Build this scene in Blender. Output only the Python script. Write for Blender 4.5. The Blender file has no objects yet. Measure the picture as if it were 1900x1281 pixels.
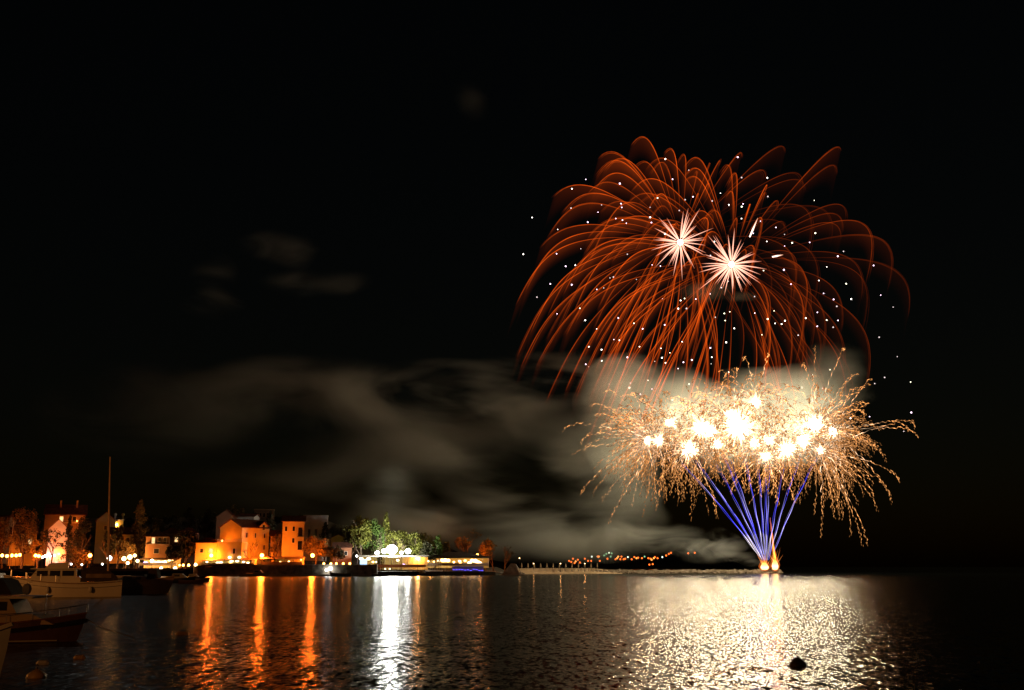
import bpy, math, random
from mathutils import Vector, Matrix
R = math.radians
random.seed(7)
sc = bpy.context.scene
col = sc.collection

# ------------------------------------------------------------------ camera, sky, moon, exposure
F = 2000.0                      # focal length in photograph pixels (1900 wide)
HZ = 1052.0                     # horizon row
CH = 3.0                        # camera height over the water
TH = math.atan((HZ - 640.5) / F)
cam_d = bpy.data.cameras.new("camera"); cam = bpy.data.objects.new("camera", cam_d); col.objects.link(cam)
cam.location = (0, 0, CH); cam.rotation_euler = (math.pi/2 + TH, 0, 0)
cam_d.sensor_width = 36; cam_d.lens = 36 * F / 1900; cam_d.clip_start = 0.3; cam_d.clip_end = 20000
sc.camera = cam

def W(px, py, D):
    """point at depth D (metres in front of the camera) whose direction is that of photograph pixel px, py"""
    u = (px - 950) / F; v = (640.5 - py) / F
    y = math.cos(TH) - v * math.sin(TH); z = math.sin(TH) + v * math.cos(TH)
    return Vector((u * D / y, D, CH + z * D / y))
def X_(px, D, py=1040): return W(px, py, D).x
def Z_(py, D): return W(950, py, D).z

world = bpy.data.worlds.new("World"); sc.world = world; world.use_nodes = True
wn = world.node_tree; bgn = wn.nodes["Background"]
sky = wn.nodes.new("ShaderNodeTexSky"); sky.sky_type = 'NISHITA'; sky.sun_disc = False
sky.sun_elevation = R(2); sky.sun_rotation = R(200)
wn.links.new(sky.outputs[0], bgn.inputs[0]); bgn.inputs[1].default_value = 0.0010
moon_d = bpy.data.lights.new("moonlight", 'SUN'); moon_d.energy = 0.004; moon_d.angle = R(0.5); moon_d.color = (1, .93, .85)
moon = bpy.data.objects.new("moonlight", moon_d); col.objects.link(moon)
moon.rotation_euler = (R(70), 0, R(-160))

sc.view_settings.view_transform = 'Standard'; sc.view_settings.look = 'None'
sc.view_settings.exposure = 0; sc.view_settings.gamma = 1
cy = sc.cycles
cy.max_bounces = 5; cy.diffuse_bounces = 1; cy.glossy_bounces = 2; cy.volume_bounces = 1
cy.transmission_bounces = 2; cy.transparent_max_bounces = 96
cy.sample_clamp_indirect = 6.0; cy.sample_clamp_direct = 0
cy.caustics_reflective = False; cy.caustics_refractive = False
cy.volume_step_rate = 1.0; cy.volume_max_steps = 64
cy.use_light_tree = True

# ------------------------------------------------------------------ materials
MATS = {}
def nodes(name):
    m = bpy.data.materials.new(name); m.use_nodes = True
    nt = m.node_tree; nt.nodes.clear()
    out = nt.nodes.new("ShaderNodeOutputMaterial")
    return m, nt, out
def surf(name, c, rough=.8, var=.25, scale=1.5, bump=.15, metal=0, spec=.3, c2=None):
    if name in MATS: return MATS[name]
    m, nt, out = nodes(name)
    b = nt.nodes.new("ShaderNodeBsdfPrincipled"); nt.links.new(b.outputs[0], out.inputs[0])
    b.inputs["Roughness"].default_value = rough; b.inputs["Metallic"].default_value = metal
    b.inputs["Specular IOR Level"].default_value = spec
    tc = nt.nodes.new("ShaderNodeTexCoord")
    n = nt.nodes.new("ShaderNodeTexNoise"); n.inputs["Scale"].default_value = scale; n.inputs["Detail"].default_value = 5
    nt.links.new(tc.outputs["Object"], n.inputs["Vector"])
    r = nt.nodes.new("ShaderNodeValToRGB"); nt.links.new(n.outputs[0], r.inputs[0])
    c2 = c2 or tuple(x * (1 - var) for x in c)
    r.color_ramp.elements[0].position = .35; r.color_ramp.elements[1].position = .65
    r.color_ramp.elements[0].color = (*c2, 1); r.color_ramp.elements[1].color = (*[min(1, x * (1 + var * .5)) for x in c], 1)
    nt.links.new(r.outputs[0], b.inputs["Base Color"])
    if bump:
        bp = nt.nodes.new("ShaderNodeBump"); bp.inputs["Strength"].default_value = bump; bp.inputs["Distance"].default_value = .05
        nt.links.new(n.outputs[0], bp.inputs["Height"]); nt.links.new(bp.outputs[0], b.inputs["Normal"])
    MATS[name] = m
    return m
def emis(name, c, s):
    if name in MATS: return MATS[name]
    m, nt, out = nodes(name)
    e = nt.nodes.new("ShaderNodeEmission"); e.inputs[0].default_value = (*c, 1); e.inputs[1].default_value = s
    nt.links.new(e.outputs[0], out.inputs[0]); m.cycles.emission_sampling = 'NONE'
    MATS[name] = m
    return m
def glow_mat(name, additive, s=1.0):
    """glowing sparks: the heat of every spark is stored on its mesh"""
    if name in MATS: return MATS[name]
    m, nt, out = nodes(name)
    a = nt.nodes.new("ShaderNodeAttribute"); a.attribute_name = "spark_color"
    e = nt.nodes.new("ShaderNodeEmission"); e.inputs[1].default_value = s
    nt.links.new(a.outputs["Color"], e.inputs[0])
    if additive:
        t = nt.nodes.new("ShaderNodeBsdfTransparent"); ad = nt.nodes.new("ShaderNodeAddShader")
        nt.links.new(e.outputs[0], ad.inputs[0]); nt.links.new(t.outputs[0], ad.inputs[1]); nt.links.new(ad.outputs[0], out.inputs[0])
    else: nt.links.new(e.outputs[0], out.inputs[0])
    m.cycles.emission_sampling = 'NONE'
    MATS[name] = m
    return m

# ------------------------------------------------------------------ mesh builder
class MB:
    def __init__(s): s.v = []; s.f = []; s.c = []
    def add(s, vs, fs, c=None):
        o = len(s.v); s.v += [tuple(p) for p in vs]; s.f += [tuple(i + o for i in f) for f in fs]
        if isinstance(c, list): s.c += c
        else: s.c += [c or (1, 1, 1)] * len(vs)
        return s
    def box(s, x0, x1, y0, y1, z0, z1):
        return s.add([(x0,y0,z0),(x1,y0,z0),(x1,y1,z0),(x0,y1,z0),(x0,y0,z1),(x1,y0,z1),(x1,y1,z1),(x0,y1,z1)],
              [(0,3,2,1),(4,5,6,7),(0,1,5,4),(1,2,6,5),(2,3,7,6),(3,0,4,7)])
    def prism(s, poly, axis, a, b):
        """poly of 2-D points (first, second remaining axes) extruded along axis from a to b"""
        n = len(poly)
        def P(p, t): return {'x': (t, p[0], p[1]), 'y': (p[0], t, p[1]), 'z': (p[0], p[1], t)}[axis]
        return s.add([P(p, a) for p in poly] + [P(p, b) for p in poly],
              [tuple(range(n)), tuple(range(2*n-1, n-1, -1))] + [(i, i+n, (i+1) % n + n, (i+1) % n) for i in range(n)])
    def tube(s, pts, rad, n=5, cols=None, caps=True):
        pts = [Vector(p) for p in pts]; m = len(pts)
        if not hasattr(rad, '__len__'): rad = [rad] * m
        vs = []; cs = []; fs = []
        for i, p in enumerate(pts):
            d = (pts[min(i+1, m-1)] - pts[max(i-1, 0)])
            d = d.normalized() if d.length > 1e-9 else Vector((0,0,1))
            up = Vector((0,1,0)) if abs(d.y) < .9 else Vector((1,0,0))
            a = d.cross(up).normalized(); b = d.cross(a)
            for k in range(n):
                t = 2 * math.pi * k / n
                vs.append(p + (a * math.cos(t) + b * math.sin(t)) * rad[i]); cs.append(cols[i] if cols else (1,1,1))
        for i in range(m-1):
            for k in range(n):
                fs.append((i*n+k, i*n+(k+1) % n, (i+1)*n+(k+1) % n, (i+1)*n+k))
        if caps and n > 2: fs += [tuple(range(n-1, -1, -1)), tuple((m-1)*n+k for k in range(n))]
        return s.add(vs, fs, cs)
    def ball(s, c, r, nu=10, nv=7, sq=(1,1,1), c_=None, jit=0):
        vs = [(c[0], c[1], c[2]-r*sq[2])]; fs = []
        for j in range(1, nv):
            t = math.pi * j / nv
            for i in range(nu):
                a = 2*math.pi*i/nu; q = r * (1 + random.uniform(-jit, jit))
                vs.append((c[0]+q*sq[0]*math.sin(t)*math.cos(a), c[1]+q*sq[1]*math.sin(t)*math.sin(a), c[2]-q*sq[2]*math.cos(t)))
        vs.append((c[0], c[1], c[2]+r*sq[2])); L = len(vs)-1
        for i in range(nu): fs.append((0, 1+(i+1) % nu, 1+i)); fs.append((L, L-nu+i, L-nu+(i+1) % nu))
        for j in range(nv-2):
            for i in range(nu): fs.append((1+j*nu+i, 1+j*nu+(i+1) % nu, 1+(j+1)*nu+(i+1) % nu, 1+(j+1)*nu+i))
        return s.add(vs, fs, c_)
    def build(s, name, mat, parent=None, smooth=False, heat=False, local=False, **tags):
        """vertices are world coordinates unless local; linked as one mesh object"""
        me = bpy.data.meshes.new(name)
        off = Vector((0,0,0))
        if parent is not None and not local:
            q = parent
            while q: off += q.location; q = q.parent
        me.from_pydata([(x-off.x, y-off.y, z-off.z) for x, y, z in s.v], [], s.f)
        me.materials.append(mat)
        if smooth: me.polygons.foreach_set("use_smooth", [True]*len(me.polygons))
        if heat:
            at = me.color_attributes.new("spark_color", 'FLOAT_COLOR', 'POINT')
            fl = []
            for c in s.c: fl += [c[0], c[1], c[2], 1]
            at.data.foreach_set("color", fl)
        o = bpy.data.objects.new(name, me); col.objects.link(o)
        if parent is not None: o.parent = parent
        for k, v in tags.items(): o[k] = v
        return o
def thing(name, loc, label, cat, group=None, rz=0):
    o = bpy.data.objects.new(name, None); col.objects.link(o); o.location = loc; o.rotation_euler = (0,0,rz)
    o.empty_display_size = .5; o['label'] = label; o['category'] = cat
    if group: o['group'] = group
    return o
def dup(o, loc, label=None, parent=None):
    c = o.copy(); col.objects.link(c)
    if parent is None: c.location = loc
    else: c.parent = parent
    if label: c['label'] = label
    for ch in list(o.children): dup(ch, None, None, c)
    return c
def point_light(name, loc, power, color, radius, parent=None):
    l = bpy.data.lights.new(name, 'POINT'); l.energy = power; l.color = color; l.shadow_soft_size = radius; l.use_soft_falloff = False
    o = bpy.data.objects.new(name, l); col.objects.link(o)
    if parent:
        o.parent = parent; o.location = Vector(loc) - parent.location
    else: o.location = loc
    return o

SODIUM = (1, .15, .010); SOD_V = (1, .42, .06); COOL = (1, .97, .86); WARM = (1, .38, .09); GOLD = (1, .80, .48)

# ================================================================== SETTING
# water
m, nt, out = nodes("sea_water")
b = nt.nodes.new("ShaderNodeBsdfPrincipled"); nt.links.new(b.outputs[0], out.inputs[0])
b.inputs["Base Color"].default_value = (.004, .006, .007, 1); b.inputs["Roughness"].default_value = .11; b.inputs["IOR"].default_value = 1.33; b.inputs["Specular IOR Level"].default_value = .27
geo = nt.nodes.new("ShaderNodeNewGeometry")
def slope_noise(scale, detail, ax, ay, sx, sy):
    mp = nt.nodes.new("ShaderNodeMapping"); mp.inputs["Scale"].default_value = (sx, sy, 1); nt.links.new(geo.outputs["Position"], mp.inputs[0])
    n = nt.nodes.new("ShaderNodeTexNoise"); n.inputs["Scale"].default_value = scale; n.inputs["Detail"].default_value = detail; n.inputs["Roughness"].default_value = .55
    nt.links.new(mp.outputs[0], n.inputs["Vector"])
    su = nt.nodes.new("ShaderNodeVectorMath"); su.operation = 'SUBTRACT'; nt.links.new(n.outputs["Color"], su.inputs[0]); su.inputs[1].default_value = (.5, .5, .5)
    mu = nt.nodes.new("ShaderNodeVectorMath"); mu.operation = 'MULTIPLY'; nt.links.new(su.outputs[0], mu.inputs[0]); mu.inputs[1].default_value = (ax, ay, 0)
    return mu.outputs[0]
w1 = slope_noise(1, 2, .95, .95, 7.0, 2.6)      # ripples: slope of the surface, read directly
w2 = slope_noise(1, 2, .60, .45, 3.0, .8)
w3 = slope_noise(1, 1, .06, .12, .6, .2)       # longer waves
a0 = nt.nodes.new("ShaderNodeVectorMath"); a0.operation = 'ADD'; nt.links.new(w2, a0.inputs[0]); nt.links.new(w3, a0.inputs[1]); w2 = a0.outputs[0]
a1 = nt.nodes.new("ShaderNodeVectorMath"); a1.operation = 'ADD'; nt.links.new(w1, a1.inputs[0]); nt.links.new(w2, a1.inputs[1])
# lamp reflections smoothed on the left as by long exposure: weaker ripples, more roughness
sx = nt.nodes.new("ShaderNodeSeparateXYZ"); nt.links.new(geo.outputs["Position"], sx.inputs[0])
rg = nt.nodes.new("ShaderNodeMapRange"); rg.interpolation_type = 'SMOOTHSTEP'; nt.links.new(sx.outputs[0], rg.inputs["Value"])
rg.inputs["From Min"].default_value = -3; rg.inputs["From Max"].default_value = 6; rg.inputs["To Min"].default_value = .38; rg.inputs["To Max"].default_value = 1
rr0 = nt.nodes.new("ShaderNodeMapRange"); nt.links.new(rg.outputs[0], rr0.inputs["Value"]); rr0.inputs["From Min"].default_value = .38; rr0.inputs["From Max"].default_value = 1
rr0.inputs["To Min"].default_value = .21; rr0.inputs["To Max"].default_value = .11; nt.links.new(rr0.outputs[0], b.inputs["Roughness"])
am = nt.nodes.new("ShaderNodeVectorMath"); am.operation = 'SCALE'; nt.links.new(a1.outputs[0], am.inputs[0]); nt.links.new(rg.outputs[0], am.inputs["Scale"]); a1 = am
a2 = nt.nodes.new("ShaderNodeVectorMath"); a2.operation = 'ADD'; nt.links.new(a1.outputs[0], a2.inputs[0]); a2.inputs[1].default_value = (0, 0, 1)
nv = nt.nodes.new("ShaderNodeVectorMath"); nv.operation = 'NORMALIZE'; nt.links.new(a2.outputs[0], nv.inputs[0]); nt.links.new(nv.outputs[0], b.inputs["Normal"])
WATER = m
MB().add([(-9000,-400,0),(9000,-400,0),(9000,12000,0),(-9000,12000,0)], [(0,1,2,3)]).build("sea", WATER, kind="structure")

# land: shoreline as a function of X
def lerp_pts(x, pts):
    if x <= pts[0][0]: return pts[0][1]
    for (a, va), (b_, vb) in zip(pts, pts[1:]):
        if x <= b_: return va + (vb - va) * (x - a) / (b_ - a)
    return pts[-1][1]
SH = [(-420, 362), (-48, 362), (-30, 372), (-6, 400), (2, 440), (10, 490), (60, 505)]
def shoreY(x): return lerp_pts(x, SH)
def hill(x, s):
    h = lerp_pts(x, [(-420, 26), (-100, 24), (-75, 14), (-50, 4), (-20, 2), (0, 0), (60, 0)])
    t = max(0, min(1, (s - 22) / 150)); t = t*t*(3-2*t)
    return h * t
def gz(x, y):
    s = y - shoreY(x)
    q = lerp_pts(x, [(-420, 1.6), (-107, 1.6), (-104, 3.3), (-52, 3.3), (-49, 1.5), (-8, 1.4), (4, .0)])
    if x > 0: q += max(0, min(1.2, s * .09)) * min(1, x / 6)
    return q + hill(x, s)
bm = MB(); xs = [-420 + 4*i for i in range(80)] + [-100 + 2*i for i in range(51)] + [4 + 4*i for i in range(15)]
ss = [0, .3, 3, 8, 14, 22, 30, 40, 52, 66, 82, 100, 120, 145, 175, 230, 330]
vs = []; fs = []
for i, x in enumerate(xs):
    vs.append((x, shoreY(x), -.6))
    for s in ss: vs.append((x, shoreY(x) + s, gz(x, shoreY(x) + s) + (random.uniform(-.5, .8) if s > 60 else 0) - (0 if s < 300 else 4)))
nn = len(ss) + 1
for i in range(len(xs)-1):
    for j in range(nn-1): fs.append((i*nn+j, (i+1)*nn+j, (i+1)*nn+j+1, i*nn+j+1))
bm.add(vs, fs)
bm.build("ground", surf("earth_and_stone", (.05, .045, .03), .95, .5, .4, .5), kind="structure")
# harbour quay: beside the moored boats outside the frame, and under the photographer
quay = MB(); quay.prism([(-420, 362), (-420, -40), (60, -40), (60, 4), (-62, 4), (-66, 60), (-84, 130), (-185, 362)][::-1], 'z', -1.0, 1.3)
quay.build("quay", surf("quay_concrete", (.28, .26, .24), .9, .3, .6, .4), kind="structure")

# ---- far coast
def hill_mesh(name, D, prof, depth, mat, jit=2):
    v = []; f = []; n = len(prof)
    for r, (dy, k) in enumerate([(-depth*.5, 0), (-depth*.25, .62), (0, 1), (depth*.5, .7), (depth, 0)]):
        for (px, py) in prof:
            p = W(px, py, D); z = max(-1, p.z) * k if k else -1
            v.append((p.x, D + dy, z + (random.uniform(-jit, jit) if 0 < k else 0)))
    for r in range(4):
        for i in range(n-1): f.append((r*n+i, r*n+i+1, (r+1)*n+i+1, (r+1)*n+i))
    return MB().add(v, f).build(name, mat, kind="structure")
FD = 1700
hp = []
for i in range(41):
    px = 1010 + i * 9
    hp.append((px, lerp_pts(px, [(1010, 1050), (1050, 1040), (1090, 1032), (1140, 1022), (1180, 1025), (1230, 1026), (1290, 1018), (1330, 1022), (1370, 1052)])))
hill_mesh("hill", FD, hp, 260, surf("dark_scrub", (.03, .03, .022), 1, .4, .02, .2))

# ================================================================== LAMPS
def globe_lamp(px, py, D, label, power, kind="sodium", r=.62, group="street lamps along the waterfront", base=None, name="street_lamp"):
    p = W(px, py, D); g = gz(p.x, D) if base is None else base
    t = thing(name, (p.x, p.y, g), label, "street lamp", group)
    c, cv, st = {"sodium": (SODIUM, SOD_V, 22), "cool": (COOL, (1, 1, .95), 9), "warm": (WARM, (1, .66, .28), 13)}[kind]
    MB().tube([(p.x,p.y,g-.3),(p.x,p.y,g+.5),(p.x,p.y,p.z-r)], [.12,.08,.05], 7).tube([(p.x,p.y,g-.3),(p.x,p.y,g+.12)], .22, 8).build("post", IRON, t)
    MB().ball(p, r, 12, 8).build("globe", emis("lamp_glass_" + kind, cv, st), t, smooth=True)
    MB().tube([p+Vector((0,0,r*.96)), p+Vector((0,0,r*1.12)), p+Vector((0,0,r*1.3))], [r*.42, r*.3, .04], 8).build("cap", IRON, t)
    point_light("lamp_light", p, power, c, r*1.07, t)
    return t
IRON = surf("painted_iron", (.05, .05, .05), .5, .2, 4, .1, .6)

LD = 368
globe_lamp(392, 1031, LD, "orange street lamp at left corner of the yellow house", 7500)
globe_lamp(486, 1031, LD, "orange street lamp right of the bare tree by the yellow house", 10500)
globe_lamp(580, 1031, LD, "orange street lamp glowing under the reddish tree", 9000)
globe_lamp(167, 1031, LD+6, "orange street lamp between the dark trees left of the mast", 5500)
globe_lamp(109, 1028, LD+10, "small orange lamp at the foot of the white gable house", 1300, r=.4)
globe_lamp(203, 1036, LD, "white lamp shining just behind the tall mast", 250, "cool", .8)
globe_lamp(230, 1037, LD, "pale round lamp right of the mast, left one of a close trio", 700, "warm", .7)
globe_lamp(241, 1034, LD+2, "bright amber lamp in the middle of a close trio", 9000, "warm", .75)
globe_lamp(250, 1031, LD+3, "amber lamp at the right of a close trio under the tree", 1800, "warm", .5)
globe_lamp(775, 1036, 392, "amber lamp at the right end of the floodlit terrace", 2600, "warm", .6)
globe_lamp(902, 1039, 415, "pale lamp at the right end of the pavilion", 1500, "warm", .6)
globe_lamp(886, 1030, 425, "small amber lamp among the orange lit trees", 4000, "sodium", .45)
globe_lamp(899, 1034, 424, "small lamp below the orange lit tree", 2500, "sodium", .4)
for i, px in enumerate([601, 614, 624, 637, 649]):
    globe_lamp(px, 1046, 366, ["first", "second", "third", "fourth", "fifth"][i] + " from left of five small low orange lamps on the dark quay", 110, r=.33, group="low lamps in a row")
for i, (px, py) in enumerate([(4,1031),(13,1032),(22,1031),(30,1031),(37,1030),(66,1031),(72,1032)]):
    globe_lamp(px, py, LD+2, ["leftmost lamp of the row at the left edge", "second lamp from the left edge in the row", "third lamp from the left edge in the row", "fourth lamp from the left edge in the row", "last lamp of the five at the left edge", "left lamp of the pair left of the white gable house", "right lamp of the pair left of the white gable house"][i], 2600, r=.5, group="lamps on the left waterfront")
for i, (px, py, k, rr) in enumerate([(79,1034,"cool",.38),(85,1032,"cool",.5),(93,1032,"cool",.3),(101,1031,"cool",.3),(132,1047,"cool",.3),(152,1048,"cool",.3),(190,1047,"cool",.3),(299,1055,"warm",.55),(325,1055,"warm",.6),(363,1048,"warm",.5),(282,1041,"warm",.6),(255,1041,"warm",.5),(237,1045,"warm",.5),(340,1049,"sodium",.38),(350,1049,"sodium",.4),(333,1049,"sodium",.3),(606,1058,"cool",.5),(613,1055,"cool",.65),(662,1032,"cool",.35)]):
    lab = ["tiny white lamp right of the left pair", "white lamp below the white gable house", "tiny white lamp under the gable house tree", "tiny white lamp beside the small orange lamp", "small white lamp above the white yacht cabin", "second small white lamp above the white yacht", "greenish white lamp left of the mast foot", "round pale lamp low by the boats, left of two", "round pale lamp low by the boats, right of two", "flame-coloured lamp left of the cafe awning", "round lamp on the restaurant terrace, right one", "round lamp on the restaurant terrace, left one", "low lamp below the amber trio", "low orange lamp under the big dark tree, middle one", "low orange lamp under the big dark tree, right one", "low orange lamp under the big dark tree, left one", "small pinkish lamp low on the quay, left of a pair", "larger pinkish lamp low on the quay, right of a pair", "tiny white lamp left of the floodlit terrace"][i]
    globe_lamp(px, py, 360.2 if px > 600 and px < 620 else LD-3, lab, 10 if k == "cool" else 45, k, rr, group="small waterfront lamps", base=1.4)

# floodlights at the park
def flood(px, py, D, label, power, r):
    p = W(px, py, D); g = gz(p.x, D)
    t = thing("floodlight", (p.x, p.y, g), label, "floodlight", "floodlights over the terrace")
    MB().tube([(p.x,p.y,g-.3),(p.x,p.y,p.z-r*.8)], [.14,.08], 7).build("post", IRON, t)
    MB().ball(p, r, 14, 9, (1,.7,.85)).build("lens", emis("flood_glass", (1,1,.93), 30), t, smooth=True)
    MB().box(p.x-r*.5, p.x+r*.5, p.y-r*.3, p.y+r*.3, p.z-r*1.35, p.z-r*1.1).build("housing", IRON, t)
    point_light("flood_light", p, power, (1,1,.88), r*1.05, t)
flood(727, 1020, 386, "largest floodlight, blinding white above the terrace", 30000, 1.9)
flood(713, 1023, 386, "floodlight just left of the largest one", 900, .9)
flood(700, 1026, 386, "leftmost floodlight of the terrace beside the cypress", 600, .75)
flood(745, 1026, 387, "small floodlight just right of the largest one", 600, .6)
flood(757, 1023, 387, "rightmost floodlight of the terrace", 2000, 1.0)

# tall lamps on the quay left of the picture that light the moored boats
for k, (x, y) in enumerate([(-27, -4), (-68, 58)]):
    t = thing("street_lamp", (x, y, 1.3), ["tall orange quay lamp beside the nearest moored boats", "tall orange quay lamp beside the white yacht"][k], "street lamp", "tall lamps on the harbour quay")
    MB().tube([(x,y,1.2),(x,y,5),(x,y,9)], [.14,.1,.07], 8).tube([(x,y,9),(x+.8,y,9.3),(x+1.6,y,9.3)], .05, 6).build("post", IRON, t)
    MB().ball((x+1.8,y,9.2), .34, 10, 6, (1,.6,.4)).build("globe", emis("lamp_glass_sodium", SOD_V, 22), t, smooth=True)
    point_light("lamp_light", (x+1.8, y, 9.0), [5500, 22000][k], (1,.33,.06), .4, t)

# distant lights on the far hill
far = [(1056,1041,0),(1060,1043,0),(1063,1037,0),(1068,1042,1),(1072,1039,0),(1076,1044,0),(1066,1045,0),(1085,1037,0),(1091,1041,0),(1098,1033,2),(1097,1041,0),(1109,1033,0),(1111,1033,1),(1113,1041,0),(1121,1031,3),(1125,1028,3),(1130,1026,2),(1133,1033,3),(1135,1027,3),(1127,1037,0),(1142,1038,0),(1145,1036,1),(1147,1033,1),(1153,1033,0),(1151,1038,0),(1157,1038,0),(1160,1037,0),(1165,1034,2),(1172,1038,0),(1177,1034,0),(1181,1036,1),(1184,1035,0),(1191,1036,0),(1196,1033,3),(1203,1036,0),(1207,1037,0),(1209,1039,1),(1213,1036,1),(1215,1034,0),(1205,1048,0),(1211,1047,0),(1220,1036,0),(1229,1034,2),(1236,1031,0),(1241,1028,0),(1245,1026,0),(1277,1027,0),(1289,1026,0)]
fm = [emis("far_glass_orange", (1,.16,.02), 2.2), emis("far_glass_amber", (1,.30,.06), 2.6), emis("far_glass_white", (.85,1,.8), 1.6), emis("far_glass_green", (.35,.8,.4), .8)]
fl_label = ["tiny orange lamp among many on the far dark hill", "tiny amber lamp among many on the far dark hill", "tiny white lamp among many on the far dark hill", "tiny greenish lamp among many on the far dark hill"]
proto = {}
for px, py, k in far:
    p = W(px, py, FD - 150 - random.uniform(0, 40)); p.z = max(p.z, 4)
    if k not in proto:
        t = thing("street_lamp", (p.x, p.y, p.z - 3.4), fl_label[k], "street lamp", "distant lamps on the far hill, " + ["orange","amber","white","greenish"][k])
        MB().tube([(p.x,p.y,p.z-12),(p.x,p.y,p.z-1.2)], .15, 5).build("post", IRON, t)
        MB().ball(p, 1.25, 7, 5).build("globe", fm[k], t, smooth=True)
        proto[k] = t
    else: dup(proto[k], (p.x, p.y, p.z - 3.4))

# ================================================================== TREES
LEAF = {}
def leafmat(name, c):
    if name in LEAF: return LEAF[name]
    m, nt, out = nodes("leaves_" + name)
    b = nt.nodes.new("ShaderNodeBsdfPrincipled"); b.inputs["Roughness"].default_value = .65; b.inputs["Specular IOR Level"].default_value = .2
    tr = nt.nodes.new("ShaderNodeBsdfTranslucent"); mx = nt.nodes.new("ShaderNodeMixShader"); mx.inputs[0].default_value = .25
    geo = nt.nodes.new("ShaderNodeNewGeometry"); n = nt.nodes.new("ShaderNodeTexNoise"); n.inputs["Scale"].default_value = .9; n.inputs["Detail"].default_value = 4
    nt.links.new(geo.outputs["Position"], n.inputs["Vector"])
    r = nt.nodes.new("ShaderNodeValToRGB"); nt.links.new(n.outputs[0], r.inputs[0])
    r.color_ramp.elements[0].position = .35; r.color_ramp.elements[1].position = .68
    r.color_ramp.elements[0].color = (*[x*.55 for x in c], 1); r.color_ramp.elements[1].color = (*[x*1.3 for x in c], 1)
    nt.links.new(r.outputs[0], b.inputs["Base Color"]); nt.links.new(r.outputs[0], tr.inputs[0])
    nt.links.new(b.outputs[0], mx.inputs[1]); nt.links.new(tr.outputs[0], mx.inputs[2]); nt.links.new(mx.outputs[0], out.inputs[0])
    LEAF[name] = m
    return m
BARK = surf("bark", (.10, .075, .05), .95, .4, 3, .6)
def branches(mb, p, d, L, r, depth, spread=.55):
    if depth == 0 or r < .012: return [p]
    q = p + d * L * .5 + Vector((random.uniform(-.06,.06), random.uniform(-.06,.06), 0)) * L
    e = q + (d + Vector((random.uniform(-.15,.15), random.uniform(-.15,.15), .05))).normalized() * L * .5
    mb.tube([p, q, e], [r, r*.85, r*.68], 5, caps=False)
    tips = []
    for k in range(random.choice((2, 3, 3))):
        nd = (d + Vector((random.uniform(-1,1), random.uniform(-1,1), random.uniform(-.35,.6))) * spread).normalized()
        tips += branches(mb, e if k < 2 else q, nd, L * random.uniform(.62,.85), r * .6, depth-1, spread)
    return tips
def leaves(mb, centres, n, size, rads):
    for _ in range(n):
        k = random.randrange(len(centres)); c, rr = centres[k], rads[k]
        d = Vector((random.gauss(0,1), random.gauss(0,1), random.gauss(0,1))).normalized() * (random.random() ** .45)
        p = Vector((c[0] + d.x*rr[0], c[1] + d.y*rr[1], c[2] + d.z*rr[2]))
        a = Vector((random.gauss(0,1), random.gauss(0,1), random.gauss(0,1))).normalized()
        b_ = a.orthogonal().normalized(); s = size * random.uniform(.6, 1.4)
        b_ = (Matrix.Rotation(random.uniform(0, 6.28), 3, a) @ b_) * s; c2 = a.cross(b_) * .6
        mb.add([p - b_, p - c2, p + b_, p + c2], [(0,1,2,3)])
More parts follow.
